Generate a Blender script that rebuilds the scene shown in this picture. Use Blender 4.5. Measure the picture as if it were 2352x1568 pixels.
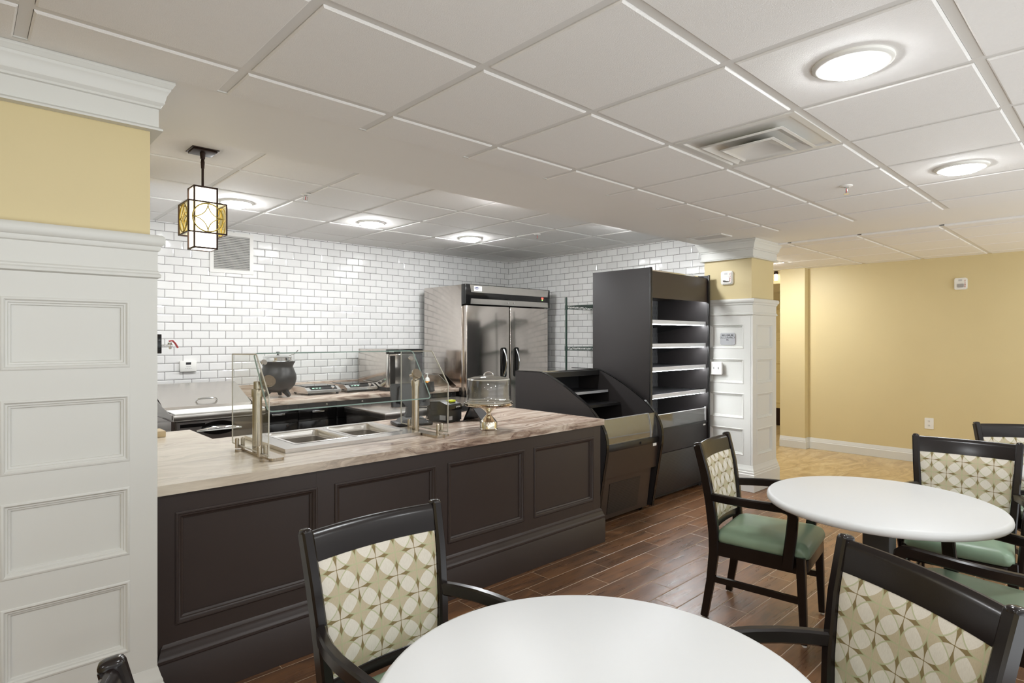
import bpy, bmesh, math, random
from mathutils import Vector, Matrix
random.seed(7)
PI = math.pi
S = bpy.context.scene
COL = S.collection
for o in list(bpy.data.objects):
    bpy.data.objects.remove(o)

# ------------------------------------------------------------------ camera, world, exposure
THETA = 0.8179            # angle between the view direction and +X
FPX, CX, HY, CAMZ = 1352.0, 1176.0, 776.0, 1.5
cam_d = bpy.data.cameras.new('camera')
cam = bpy.data.objects.new('camera', cam_d)
COL.objects.link(cam)
cam_d.sensor_fit = 'HORIZONTAL'
cam_d.sensor_width = 36.0
cam_d.lens = FPX / 2352.0 * 36.0
cam_d.shift_y = -(784.0 - HY) / 2352.0
cam_d.clip_start = 0.02
cam.location = (0, 0, CAMZ)
cam.rotation_euler = (PI / 2, 0, THETA - PI / 2)
S.camera = cam

wld = bpy.data.worlds.new('world')
S.world = wld
wld.use_nodes = True
wld.node_tree.nodes['Background'].inputs[0].default_value = (1.0, 0.985, 0.96, 1)
WORLD = 2.0
wld.node_tree.nodes['Background'].inputs[1].default_value = WORLD
# environment made brighter below the horizon as added fill that lifts the ceiling
_t = wld.node_tree
_tc = _t.nodes.new('ShaderNodeTexCoord'); _sp = _t.nodes.new('ShaderNodeSeparateXYZ'); _rp = _t.nodes.new('ShaderNodeValToRGB')
_t.links.new(_tc.outputs['Generated'], _sp.inputs[0])
_mr = _t.nodes.new('ShaderNodeMapRange'); _mr.inputs[1].default_value = -1.0; _mr.inputs[2].default_value = 1.0
_t.links.new(_sp.outputs[2], _mr.inputs[0]); _t.links.new(_mr.outputs[0], _rp.inputs[0])
_rp.color_ramp.elements[0].position = 0.46; _rp.color_ramp.elements[0].color = (0.925, 0.97, 1.0, 1)
_rp.color_ramp.elements[1].position = 0.54; _rp.color_ramp.elements[1].color = (0.30, 0.305, 0.31, 1)
_t.links.new(_rp.outputs[0], _t.nodes['Background'].inputs[0])
S.view_settings.view_transform = 'Standard'
S.view_settings.look = 'None'
S.view_settings.gamma = 1.0
S.view_settings.use_curve_mapping = False
S.view_settings.exposure = 0.28
LAMP = 85.0               # radiance of the dining-side downlights
LAMP_K = 175.0             # radiance of the kitchen downlights
S.cycles.use_denoising = True
S.cycles.caustics_reflective = False
S.cycles.caustics_refractive = False
S.cycles.sample_clamp_indirect = 4.0
S.cycles.max_bounces = 10
S.cycles.diffuse_bounces = 5
S.cycles.transparent_max_bounces = 16

# ------------------------------------------------------------------ materials
def srgb(r, g, b):
    f = lambda c: c / 12.92 if c <= 0.04045 else ((c + 0.055) / 1.055) ** 2.4
    return (f(r / 255), f(g / 255), f(b / 255), 1)

class NT:
    """small node-tree helper"""
    def __init__(self, name):
        self.m = bpy.data.materials.new(name)
        self.m.use_nodes = True
        self.t = self.m.node_tree
        self.n = self.t.nodes
        self.b = self.n['Principled BSDF']
        self._p = None
    def link(self, a, b):
        self.t.links.new(a, b)
    def put(self, sock, v):
        if hasattr(v, 'is_output'):
            self.link(v, sock)
        elif v is not None:
            sock.default_value = v
    def math(self, op, a, b=None, c=None):
        n = self.n.new('ShaderNodeMath'); n.operation = op
        self.put(n.inputs[0], a)
        if b is not None: self.put(n.inputs[1], b)
        if c is not None: self.put(n.inputs[2], c)
        return n.outputs[0]
    def pos(self):
        if self._p is None:
            self._p = self.n.new('ShaderNodeTexCoord').outputs['Object']
        return self._p
    def xyz(self):
        s = self.n.new('ShaderNodeSeparateXYZ'); self.link(self.pos(), s.inputs[0])
        return s.outputs[0], s.outputs[1], s.outputs[2]
    def comb(self, x=0.0, y=0.0, z=0.0):
        c = self.n.new('ShaderNodeCombineXYZ')
        self.put(c.inputs[0], x); self.put(c.inputs[1], y); self.put(c.inputs[2], z)
        return c.outputs[0]
    def noise(self, vec=None, scale=5.0, detail=3.0, rough=0.5, dist=0.0):
        n = self.n.new('ShaderNodeTexNoise')
        self.link(vec if vec is not None else self.pos(), n.inputs['Vector'])
        n.inputs['Scale'].default_value = scale; n.inputs['Detail'].default_value = detail
        n.inputs['Roughness'].default_value = rough; n.inputs['Distortion'].default_value = dist
        return n.outputs['Fac']
    def scaled(self, sx, sy, sz, off=None):
        m = self.n.new('ShaderNodeMapping')
        self.link(self.pos(), m.inputs[0])
        m.inputs['Scale'].default_value = (sx, sy, sz)
        if off: m.inputs['Location'].default_value = off
        return m.outputs[0]
    def ramp(self, fac, stops):
        r = self.n.new('ShaderNodeValToRGB'); self.put(r.inputs[0], fac)
        e = r.color_ramp.elements
        while len(e) < len(stops): e.new(0.5)
        for el, (p, c) in zip(e, stops):
            el.position = p; el.color = c
        return r.outputs[0]
    def mix(self, fac, a, b, mode='MIX'):
        n = self.n.new('ShaderNodeMix'); n.data_type = 'RGBA'; n.blend_type = mode
        self.put(n.inputs[0], fac); self.put(n.inputs[6], a); self.put(n.inputs[7], b)
        return n.outputs[2]
    def bump(self, h, strength=0.3, dist=0.01):
        n = self.n.new('ShaderNodeBump')
        n.inputs['Strength'].default_value = strength; n.inputs['Distance'].default_value = dist
        self.link(h, n.inputs['Height']); self.link(n.outputs[0], self.b.inputs['Normal'])
    def set(self, col=None, rough=None, metal=None, spec=None, coat=None):
        self.put(self.b.inputs['Base Color'], col); self.put(self.b.inputs['Roughness'], rough)
        self.put(self.b.inputs['Metallic'], metal); self.put(self.b.inputs['Specular IOR Level'], spec)
        self.put(self.b.inputs['Coat Weight'], coat)
        return self

def paint(name, col, rough=0.5, metal=0.0, var=0.04, scale=6.0, spec=0.5, bump=0.0, bscale=200.0):
    k = NT(name)
    a = tuple(max(0, c * (1 - var)) for c in col[:3]) + (1,)
    b = tuple(min(1, c * (1 + var)) for c in col[:3]) + (1,)
    f = k.noise(scale=scale)
    k.set(k.mix(f, a, b), rough, metal, spec)
    if bump: k.bump(k.noise(scale=bscale, detail=2.0), bump, 0.002)
    return k.m

def brushed(name, col, rough, axis='x', var=0.12, bump=0.02):
    k = NT(name)
    s = {'x': (3, 260, 260), 'z': (260, 260, 3), 'y': (260, 3, 260)}[axis]
    f = k.noise(k.scaled(*s), 1.0, 2.0)
    a = tuple(c * (1 - var) for c in col[:3]) + (1,)
    b = tuple(min(1, c * (1 + var)) for c in col[:3]) + (1,)
    r = k.math('MULTIPLY_ADD', f, rough * 0.35, rough * 0.8)
    k.set(k.mix(f, a, b), r, 1.0)
    if bump: k.bump(f, bump, 0.001)
    return k.m

def emit(name, col, strength):
    k = NT(name)
    k.set(col, 0.4)
    k.b.inputs['Emission Color'].default_value = col
    k.b.inputs['Emission Strength'].default_value = strength
    return k.m

def clear(name, tint=(1, 1, 1, 1), refl=0.08, rough=0.02, haze=0.0, edge=0.35):
    """thin clear sheet: mostly transparent with a Fresnel reflection and a little dusty haze"""
    k = NT(name)
    out = k.n['Material Output']
    tr = k.n.new('ShaderNodeBsdfTransparent'); tr.inputs[0].default_value = tint
    gl = k.n.new('ShaderNodeBsdfGlossy'); gl.inputs['Roughness'].default_value = rough
    lw = k.n.new('ShaderNodeLayerWeight'); lw.inputs[0].default_value = 0.5
    f = k.math('MULTIPLY_ADD', k.math('POWER', lw.outputs['Facing'], 5.0), edge, refl)
    f = k.math('MINIMUM', f, 1.0)
    mx = k.n.new('ShaderNodeMixShader')
    k.link(f, mx.inputs[0]); k.link(tr.outputs[0], mx.inputs[1]); k.link(gl.outputs[0], mx.inputs[2])
    res = mx.outputs[0]
    if haze:
        df = k.n.new('ShaderNodeBsdfDiffuse'); df.inputs[0].default_value = (0.8, 0.8, 0.78, 1)
        h = k.math('MULTIPLY', k.math('POWER', k.noise(scale=30.0, detail=6.0), 2.0), haze * 4)
        m2 = k.n.new('ShaderNodeMixShader')
        k.link(h, m2.inputs[0]); k.link(res, m2.inputs[1]); k.link(df.outputs[0], m2.inputs[2])
        res = m2.outputs[0]
    k.link(res, out.inputs[0])
    return k.m

def subway(name, axis):
    k = NT(name)
    x, y, z = k.xyz()
    h = x if axis == 'x' else y
    H, W, g = 0.0776, 0.1540, 0.0011
    zr = k.math('DIVIDE', k.math('SUBTRACT', z, 2.19 - 40 * H), H)
    row = k.math('FLOOR', zr)
    fz = k.math('SUBTRACT', zr, row)
    off = k.math('MULTIPLY', k.math('MODULO', row, 2.0), 0.5)
    xr = k.math('ADD', k.math('DIVIDE', k.math('ADD', h, 10.0), W), off)
    cx = k.math('FLOOR', xr)
    fx = k.math('SUBTRACT', xr, cx)
    dz = k.math('MULTIPLY', k.math('MINIMUM', fz, k.math('SUBTRACT', 1.0, fz)), H)
    dx = k.math('MULTIPLY', k.math('MINIMUM', fx, k.math('SUBTRACT', 1.0, fx)), W)
    d = k.math('MINIMUM', dx, dz)
    grout = k.math('LESS_THAN', d, g * 1.6)
    wn = k.n.new('ShaderNodeTexWhiteNoise'); wn.noise_dimensions = '2D'
    k.link(k.comb(row, cx), wn.inputs['Vector'])
    tone = k.mix(wn.outputs['Value'], srgb(222, 221, 219), srgb(231, 230, 228))
    col = k.mix(grout, tone, srgb(78, 75, 74))
    hgt = k.math('MINIMUM', d, 0.011)
    # slight tilt of every tile
    tilt = k.math('MULTIPLY', k.math('SUBTRACT', wn.outputs['Value'], 0.5), k.math('MULTIPLY', fx, 0.0025))
    hgt = k.math('ADD', k.math('MULTIPLY', hgt, 0.26), tilt)
    hgt = k.math('ADD', hgt, k.math('MULTIPLY', k.noise(scale=14.0, detail=1.0), 0.0012))
    k.set(col, k.math('MULTIPLY_ADD', grout, 0.6, 0.10), 0.0, 0.5)
    k.bump(hgt, 1.0, 1.0)
    return k.m

def plank_floor(name):
    k = NT(name)
    x, y, z = k.xyz()
    W, L = 0.1505, 0.60
    r0 = k.math('DIVIDE', k.math('SUBTRACT', y, 2.364 - 40 * W), W)
    row = k.math('FLOOR', r0); fy = k.math('SUBTRACT', r0, row)
    x0 = k.math('SUBTRACT', x, 2.89 + 0.192)
    xr = k.math('DIVIDE', k.math('SUBTRACT', x0, k.math('MULTIPLY', k.math('SUBTRACT', row, 40.0), 0.192)), L)
    colm = k.math('FLOOR', xr); fx = k.math('SUBTRACT', xr, colm)
    dy = k.math('MULTIPLY', k.math('MINIMUM', fy, k.math('SUBTRACT', 1.0, fy)), W)
    dx = k.math('MULTIPLY', k.math('MINIMUM', fx, k.math('SUBTRACT', 1.0, fx)), L)
    d = k.math('MINIMUM', dx, dy)
    grout = k.math('LESS_THAN', d, 0.0017)
    wn = k.n.new('ShaderNodeTexWhiteNoise'); wn.noise_dimensions = '2D'
    k.link(k.comb(row, colm), wn.inputs['Vector'])
    rnd = wn.outputs['Value']
    v = k.comb(k.math('MULTIPLY_ADD', x, 2.2, k.math('MULTIPLY', rnd, 37.0)), k.math('MULTIPLY', y, 26.0), k.math('MULTIPLY', rnd, 11.0))
    grain = k.noise(v, 1.0, 6.0, 0.65, 0.6)
    v2 = k.comb(k.math('MULTIPLY_ADD', x, 3.0, k.math('MULTIPLY', rnd, 20.0)), k.math('MULTIPLY', y, 9.0), rnd)
    blot = k.noise(v2, 1.0, 3.0, 0.5, 1.0)
    c1 = k.ramp(grain, [(0.28, srgb(66, 47, 35)), (0.5, srgb(118, 82, 55)), (0.72, srgb(158, 112, 74))])
    c2 = k.ramp(blot, [(0.3, srgb(74, 55, 44)), (0.55, srgb(128, 90, 60)), (0.75, srgb(168, 118, 74))])
    c = k.mix(0.5, c1, c2)
    c = k.mix(k.math('MULTIPLY', rnd, 0.42), c, srgb(78, 62, 52))
    c = k.mix(grout, c, srgb(196, 172, 145))
    k.set(c, k.math('MULTIPLY_ADD', grain, 0.18, 0.20), 0.0, 0.5)
    h = k.math('ADD', k.math('MULTIPLY', k.math('MINIMUM', d, 0.004), 0.35), k.math('MULTIPLY', grain, 0.0012))
    k.bump(h, 1.0, 1.0)
    return k.m

def stone_floor(name):
    k = NT(name)
    x, y, z = k.xyz()
    W = 0.46
    fx = k.math('FRACT', k.math('ADD', k.math('DIVIDE', x, W), 20.3)); fy = k.math('FRACT', k.math('ADD', k.math('DIVIDE', y, W), 20.1))
    d = k.math('MINIMUM', k.math('MINIMUM', fx, k.math('SUBTRACT', 1.0, fx)), k.math('MINIMUM', fy, k.math('SUBTRACT', 1.0, fy)))
    g = k.math('LESS_THAN', d, 0.006)
    n = k.noise(k.scaled(2.5, 7.0, 1.0), 1.0, 8.0, 0.62, 1.6)
    c = k.ramp(n, [(0.3, srgb(160, 132, 86)), (0.5, srgb(190, 163, 114)), (0.7, srgb(206, 184, 138))])
    c = k.mix(g, c, srgb(170, 146, 106))
    k.set(c, 0.32)
    return k.m

def slab(name, dark=0.5):
    """brown and cream laminate with long smoky swirls along X"""
    k = NT(name)
    w = k.noise(k.scaled(1.1, 2.6, 2.6), 1.0, 3.0, 0.5, 0.8)
    x, y, z = k.xyz()
    v = k.comb(k.math('MULTIPLY_ADD', w, 1.6, k.math('MULTIPLY', x, 1.5)), k.math('MULTIPLY_ADD', w, 6.5, k.math('MULTIPLY', y, 12.0)), k.math('MULTIPLY', z, 12.0))
    n = k.noise(v, 1.0, 9.0, 0.66, 1.1)
    c = k.ramp(n, [(0.28, srgb(66, 53, 48)), (0.39, srgb(122, 100, 88)), (0.46, srgb(166, 144, 128)), (0.55, srgb(204, 188, 172)), (0.66, srgb(226, 214, 200)), (0.78, srgb(196, 176, 156))])
    fine = k.noise(k.scaled(9, 60, 60), 1.0, 5.0, 0.7, 0.4)
    c = k.mix(k.math('MULTIPLY', fine, 0.30), c, srgb(150, 128, 114))
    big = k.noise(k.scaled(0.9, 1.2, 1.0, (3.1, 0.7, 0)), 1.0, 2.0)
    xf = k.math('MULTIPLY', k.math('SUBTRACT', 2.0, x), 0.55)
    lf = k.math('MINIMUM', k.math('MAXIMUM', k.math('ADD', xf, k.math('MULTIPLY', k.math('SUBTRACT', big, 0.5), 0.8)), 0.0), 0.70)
    c = k.mix(lf, c, srgb(232, 224, 206))  # cream towards the left: paler laminate with brighter light mixed into the colour
    k.set(c, 0.22, 0.0, 0.5)
    return k.m

def ring_fabric(name):
    """overlapping circles woven in cream, beige and olive with pale green rings"""
    k = NT(name)
    x, y, z = k.xyz()
    s = 0.098
    q = math.sqrt(0.5)
    u = k.math('DIVIDE', k.math('ADD', k.math('MULTIPLY', x, q), k.math('MULTIPLY', z, q)), s)
    v = k.math('DIVIDE', k.math('SUBTRACT', k.math('MULTIPLY', z, q), k.math('MULTIPLY', x, q)), s)
    def petals(off, h):
        """distance to the own and to the nearest neighbouring circle centre of a square lattice"""
        fu = k.math('ABSOLUTE', k.math('SUBTRACT', k.math('FRACT', k.math('ADD', u, 50.1 + off)), 0.5))
        fv = k.math('ABSOLUTE', k.math('SUBTRACT', k.math('FRACT', k.math('ADD', v, 50.3 + off)), 0.5))
        a, b = k.math('MAXIMUM', fu, fv), k.math('MINIMUM', fu, fv)
        R = (0.25 + h * h) / (2 * h)
        n = k.math('SUBTRACT', 0.5 + R - h, a)
        far = k.math('SQRT', k.math('ADD', k.math('MULTIPLY', n, n), k.math('MULTIPLY', b, b)))
        own = k.math('SQRT', k.math('ADD', k.math('MULTIPLY', a, a), k.math('MULTIPLY', b, b)))
        return far, own, R
    f1, o1, R1 = petals(0.0, 0.222)
    f2, o2, R2 = petals(0.5, 0.243)
    in1 = k.math('MULTIPLY', k.math('LESS_THAN', f1, R1 - 0.010), k.math('LESS_THAN', o1, 0.690))
    in2 = k.math('LESS_THAN', f2, R2)
    ring = k.math('LESS_THAN', k.math('ABSOLUTE', k.math('SUBTRACT', f2, R2 - 0.002)), 0.018)
    weave = k.noise(k.scaled(500, 500, 60), 1.0, 2.0)
    white = k.mix(weave, srgb(206, 198, 184), srgb(224, 218, 206))
    white2 = k.mix(weave, srgb(196, 187, 170), srgb(214, 206, 190))
    beige = k.mix(weave, srgb(178, 164, 138), srgb(194, 181, 154))
    olive = k.mix(weave, srgb(122, 106, 72), srgb(140, 123, 86))
    c = k.mix(in1, k.mix(in2, olive, beige), k.mix(in2, white2, white))
    c = k.mix(k.math('MULTIPLY', ring, 0.85), c, srgb(176, 178, 142))
    k.set(c, 0.75, 0.0, 0.25)
    k.bump(weave, 0.15, 0.001)
    return k.m

def slots(name, base, hole, axis, pitch=(0.02, 0.03), size=(0.3, 0.6), rough=0.35, metal=0.0):
    """sheet with punched slots"""
    k = NT(name)
    x, y, z = k.xyz()
    h = x if axis == 'x' else y
    zr = k.math('DIVIDE', k.math('ADD', z, 10.0), pitch[1])
    row = k.math('FLOOR', zr)
    hr = k.math('ADD', k.math('DIVIDE', k.math('ADD', h, 10.0), pitch[0]), k.math('MULTIPLY', k.math('MODULO', row, 2.0), 0.5))
    a = k.math('LESS_THAN', k.math('ABSOLUTE', k.math('SUBTRACT', k.math('FRACT', hr), 0.5)), size[0] / 2)
    b = k.math('LESS_THAN', k.math('ABSOLUTE', k.math('SUBTRACT', k.math('FRACT', zr), 0.5)), size[1] / 2)
    m = k.math('MULTIPLY', a, b)
    n = k.noise(scale=9.0)
    k.set(k.mix(m, k.mix(n, base, tuple(c * 0.8 for c in base[:3]) + (1,)), hole), rough, metal)
    return k.m

M = {}
M['ceil'] = paint('ceiling_tile', srgb(240, 238, 235), 0.85, var=0.02, scale=60, bump=0.55, bscale=230.0)
M['grid'] = paint('ceiling_grid', srgb(226, 224, 220), 0.55, var=0.01)
M['soffit'] = paint('soffit_paint', srgb(240, 238, 234), 0.7, var=0.01)
M['white'] = paint('white_trim_paint', srgb(213, 213, 208), 0.42, var=0.012, scale=4)
M['yellow'] = paint('yellow_wall_paint', srgb(211, 195, 150), 0.5, var=0.03, scale=3, bump=0.12, bscale=90)
M['tile_x'] = subway('subway_tile_long_wall', 'x')
M['tile_y'] = subway('subway_tile_end_wall', 'y')
M['plank'] = plank_floor('wood_plank_floor')
M['kfloor'] = paint('kitchen_bounce_floor', srgb(214, 212, 206), 0.4, var=0.04, scale=5)
M['stone'] = stone_floor('beige_stone_floor')
M['slab'] = slab('marbled_laminate')
M['dark'] = paint('espresso_paint', srgb(56, 47, 44), 0.38, var=0.08, scale=3)
M['wood'] = paint('espresso_wood', srgb(27, 21, 19), 0.19, var=0.15, scale=9, spec=0.4)
M['fabric'] = ring_fabric('ring_pattern_fabric')
M['vinyl'] = paint('green_vinyl', srgb(137, 160, 136), 0.33, var=0.05, scale=20, bump=0.08, bscale=260)
M['top'] = paint('white_laminate', srgb(207, 208, 208), 0.4, var=0.008, scale=30)
M['steel'] = brushed('brushed_steel', (0.66, 0.63, 0.59, 1), 0.24, 'x')
M['steel_v'] = brushed('brushed_steel_upright', (0.66, 0.61, 0.565, 1), 0.14, 'x', 0.05, 0.004)
M['nickel'] = brushed('brushed_nickel', (0.47, 0.41, 0.33, 1), 0.26, 'z')
M['chrome'] = paint('chrome', (0.82, 0.82, 0.82, 1), 0.08, 1.0, 0.02)
M['silver'] = paint('polished_silver', (0.80, 0.74, 0.62, 1), 0.06, 1.0, 0.02)
M['black'] = paint('black_plastic', srgb(26, 25, 25), 0.35, var=0.1)
M['gloss'] = paint('gloss_black', srgb(16, 15, 15), 0.12, var=0.1)
M['case'] = paint('black_case_laminate', srgb(42, 38, 38), 0.55, var=0.08, scale=4)
M['case_in'] = slots('black_slotted_back', srgb(84, 84, 85), srgb(6, 6, 6), 'x', (0.045, 0.05), (0.16, 0.6), 0.35)
M['liner'] = paint('black_liner', srgb(46, 46, 47), 0.3, var=0.25, scale=14)
M['brown'] = paint('brown_case_panel', srgb(58, 48, 42), 0.3, var=0.06)
M['grille'] = slots('punched_grille', srgb(52, 46, 43), srgb(8, 8, 8), 'x', (0.016, 0.014), (0.6, 0.45), 0.4)
M['pot'] = paint('matte_black_pot', srgb(36, 34, 34), 0.36, var=0.1)
M['glass'] = clear('clear_glass', (0.975, 0.985, 0.978, 1), 0.035, 0.01, 0.008)
M['case_glass'] = clear('display_case_glass', (0.93, 0.94, 0.94, 1), 0.20, 0.03, 0.03)
M['glass_edge'] = paint('green_glass_edge', srgb(140, 162, 155), 0.15)
M['glass_rim'] = paint('pale_glass_edge', srgb(196, 192, 180), 0.15)
M['acrylic'] = clear('clear_acrylic', (0.985, 0.98, 0.97, 1), 0.10, 0.04, 0.0, 0.9)
M['bronze'] = paint('dark_bronze', srgb(52, 36, 28), 0.42, 0.6)
M['opal'] = emit('lit_opal_glass', (1.0, 0.93, 0.80, 1), 5.0)
M['amber'] = paint('gold_leading', srgb(150, 128, 40), 0.35, 0.3)
M['art'] = clear('clear_art_glass', (1.0, 0.97, 0.82, 1), 0.04, 0.05, 0.0, 0.3)
M['lens'] = emit('lit_downlight_lens', (0.95, 0.98, 1.0, 1), LAMP)
M['lens_f'] = emit('lit_passage_lens', (0.98, 0.99, 1.0, 1), 290.0)
M['lens_k'] = emit('lit_kitchen_lens', (0.965, 0.985, 1.0, 1), LAMP_K)
M['led'] = emit('lit_led_strip', (0.95, 0.98, 1.0, 1), 34.0)
M['rail'] = paint('white_price_rail', srgb(228, 230, 232), 0.35)
M['plate'] = paint('white_plastic', srgb(234, 233, 228), 0.35, var=0.01)
M['red'] = paint('red_plastic', srgb(178, 32, 30), 0.35)
M['red_led'] = emit('red_led', (1.0, 0.08, 0.06, 1), 2.0)
M['green_led'] = emit('green_led', (0.35, 0.9, 0.2, 1), 1.2)
M['cyan_led'] = emit('pale_green_led', (0.5, 1.0, 0.7, 1), 1.5)
M['lime'] = paint('lime_sticker', srgb(206, 214, 40), 0.5)
M['orange'] = paint('orange_label', srgb(236, 160, 40), 0.5)
M['sign'] = paint('brushed_sign_plate', srgb(176, 177, 179), 0.4, 0.2)
M['ink'] = paint('black_ink', srgb(24, 24, 26), 0.6)
M['blue'] = paint('navy_emblem', srgb(30, 36, 84), 0.4)
M['greenwire'] = paint('green_epoxy_wire', srgb(34, 56, 48), 0.35, var=0.2, scale=40)
M['void'] = paint('duct_shade_black', srgb(14, 14, 14), 0.8)  # near-black colour standing in for the shade inside ducts
M['vent'] = paint('white_vent_metal', srgb(222, 220, 215), 0.3, var=0.01)
M['board'] = paint('white_cutting_board', srgb(238, 237, 233), 0.5, var=0.01)
M['tan'] = paint('tan_box', srgb(196, 176, 140), 0.5)
M['cream'] = paint('cream_door_paint', srgb(222, 200, 140), 0.45, var=0.01)
M['grey_rubber'] = paint('grey_base_metal', srgb(72, 70, 70), 0.45)

# ------------------------------------------------------------------ mesh building
class MB:
    def __init__(self):
        self.bm = bmesh.new()
        self.xf = Matrix.Identity(4)
        self.mi = 0
    def v(self, p):
        return self.bm.verts.new(self.xf @ Vector(p))
    def f(self, vs):
        try:
            fc = self.bm.faces.new(vs)
            fc.material_index = self.mi
            return fc
        except ValueError:
            return None
    def box(self, x0, x1, y0, y1, z0, z1, bev=0.0, seg=2):
        c = [self.v((x, y, z)) for z in (z0, z1) for y in (y0, y1) for x in (x0, x1)]
        fs = [self.f([c[i] for i in q]) for q in ((0, 2, 3, 1), (4, 5, 7, 6), (0, 1, 5, 4), (2, 6, 7, 3), (0, 4, 6, 2), (1, 3, 7, 5))]
        if bev > 0:
            es = set(e for f in fs for e in f.edges)
            r = bmesh.ops.bevel(self.bm, geom=list(es), offset=bev, segments=seg, profile=0.5, affect='EDGES')
            for f in r['faces']: f.material_index = self.mi
        return self
    def cyl(self, p0, p1, r0, r1=None, seg=16, caps=True):
        r1 = r0 if r1 is None else r1
        p0, p1 = Vector(p0), Vector(p1)
        d = (p1 - p0).normalized()
        a = d.orthogonal().normalized(); b = d.cross(a)
        A = []; B = []
        for i in range(seg):
            t = 2 * PI * i / seg
            o = a * math.cos(t) + b * math.sin(t)
            A.append(self.v(p0 + o * r0)); B.append(self.v(p1 + o * r1))
        for i in range(seg):
            j = (i + 1) % seg
            self.f([A[i], A[j], B[j], B[i]])
        if caps:
            self.f(A[::-1]); self.f(B)
        return self
    def lathe(self, prof, c=(0, 0, 0), seg=32, axis='z', cap0=True, cap1=True):
        """prof: list of (radius, height)"""
        rings = []
        for r, h in prof:
            if r < 1e-6:
                p = {'z': (0, 0, h), 'y': (0, h, 0), 'x': (h, 0, 0)}[axis]
                rings.append([self.v(Vector(c) + Vector(p))]); continue
            ring = []
            for i in range(seg):
                t = 2 * PI * i / seg
                q = (r * math.cos(t), r * math.sin(t))
                p = {'z': (q[0], q[1], h), 'y': (q[1], h, q[0]), 'x': (h, q[0], q[1])}[axis]
                ring.append(self.v(Vector(c) + Vector(p)))
            rings.append(ring)
        for A, B in zip(rings, rings[1:]):
            for i in range(seg):
                j = (i + 1) % seg
                if len(A) == 1 and len(B) == 1: continue
                if len(A) == 1: self.f([A[0], B[j], B[i]])
                elif len(B) == 1: self.f([A[i], A[j], B[0]])
                else: self.f([A[i], A[j], B[j], B[i]])
        if cap0 and len(rings[0]) > 1: self.f(rings[0][::-1])
        if cap1 and len(rings[-1]) > 1: self.f(rings[-1])
        return self
    def prism(self, poly, a0, a1, axis='x'):
        """polygon extruded along an axis; for 'x' the polygon is (y,z), for 'y' (x,z), for 'z' (x,y)"""
        P = {'x': lambda p, a: (a, p[0], p[1]), 'y': lambda p, a: (p[0], a, p[1]), 'z': lambda p, a: (p[0], p[1], a)}[axis]
        A = [self.v(P(p, a0)) for p in poly]; B = [self.v(P(p, a1)) for p in poly]
        n = len(poly)
        for i in range(n):
            j = (i + 1) % n
            self.f([A[i], A[j], B[j], B[i]])
        self.f(A[::-1]); self.f(B)
        return self
    def sweep(self, pts, prof, up=(0, 0, 1), closed=False, caps=True):
        """prof(i, t) -> list of (side, up) offsets, or a constant list"""
        pts = [Vector(p) for p in pts]
        n = len(pts); rings = []
        for i in range(n):
            if closed: d = pts[(i + 1) % n] - pts[i - 1]
            else: d = pts[min(i + 1, n - 1)] - pts[max(i - 1, 0)]
            d.normalize()
            side = d.cross(Vector(up))
            if side.length < 1e-4: side = d.orthogonal()
            side.normalize(); u = side.cross(d).normalized()
            pr = prof(i, i / max(1, n - 1)) if callable(prof) else prof
            rings.append([self.v(pts[i] + side * a + u * b) for a, b in pr])
        m = len(rings[0])
        for i in range(n if closed else n - 1):
            A, B = rings[i], rings[(i + 1) % n]
            for k in range(m):
                l = (k + 1) % m
                self.f([A[k], A[l], B[l], B[k]])
        if caps and not closed:
            self.f(rings[0][::-1]); self.f(rings[-1])
        return self
    def tube(self, pts, r, seg=10, up=(0, 0, 1), closed=False):
        return self.sweep(pts, [(r * math.cos(2 * PI * k / seg), r * math.sin(2 * PI * k / seg)) for k in range(seg)], up, closed)
    def rect_lathe(self, x0, x1, y0, y1, prof):
        """mitred moulding around a rectangle; prof: list of (outward offset, z)"""
        rings = []
        for o, z in prof:
            rings.append([self.v(p) for p in ((x0 - o, y0 - o, z), (x1 + o, y0 - o, z), (x1 + o, y1 + o, z), (x0 - o, y1 + o, z))])
        for A, B in zip(rings, rings[1:]):
            for i in range(4):
                j = (i + 1) % 4
                self.f([A[i], A[j], B[j], B[i]])
        self.f(rings[0][::-1]); self.f(rings[-1])
        return self
    def ring(self, o, u, w, n, a0, a1, b0, b1, prof):
        """mitred moulding around the inside of a rectangle on a plane; prof: list of (inset, out along n)"""
        o, u, w, n = Vector(o), Vector(u), Vector(w), Vector(n)
        rings = []
        for s, h in prof:
            rings.append([self.v(o + u * a + w * b + n * h) for a, b in ((a0 + s, b0 + s), (a1 - s, b0 + s), (a1 - s, b1 - s), (a0 + s, b1 - s))])
        for A, B in zip(rings, rings[1:]):
            for i in range(4):
                j = (i + 1) % 4
                self.f([A[i], A[j], B[j], B[i]])
        return rings
    def build(self, name, mats, parent=None, smooth=35.0, kind=None, recalc=True):
        bm = self.bm
        if recalc: bmesh.ops.recalc_face_normals(bm, faces=bm.faces[:])
        ang = math.radians(smooth)
        for f in bm.faces: f.smooth = True
        for e in bm.edges:
            if len(e.link_faces) == 2:
                e.smooth = e.calc_face_angle(0.0) < ang
            else:
                e.smooth = False
        me = bpy.data.meshes.new(name)
        bm.to_mesh(me); bm.free()
        for m in (mats if isinstance(mats, (list, tuple)) else [mats]):
            me.materials.append(M[m])
        o = bpy.data.objects.new(name, me)
        COL.objects.link(o)
        if parent is not None: attach(o, parent)
        if kind: o['kind'] = kind
        return o

ORIG = {}
def attach(o, parent):
    o.parent = parent
    l = ORIG.get(parent.name, (0, 0, 0))
    o.matrix_parent_inverse = Matrix.Translation(-Vector(l))

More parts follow.
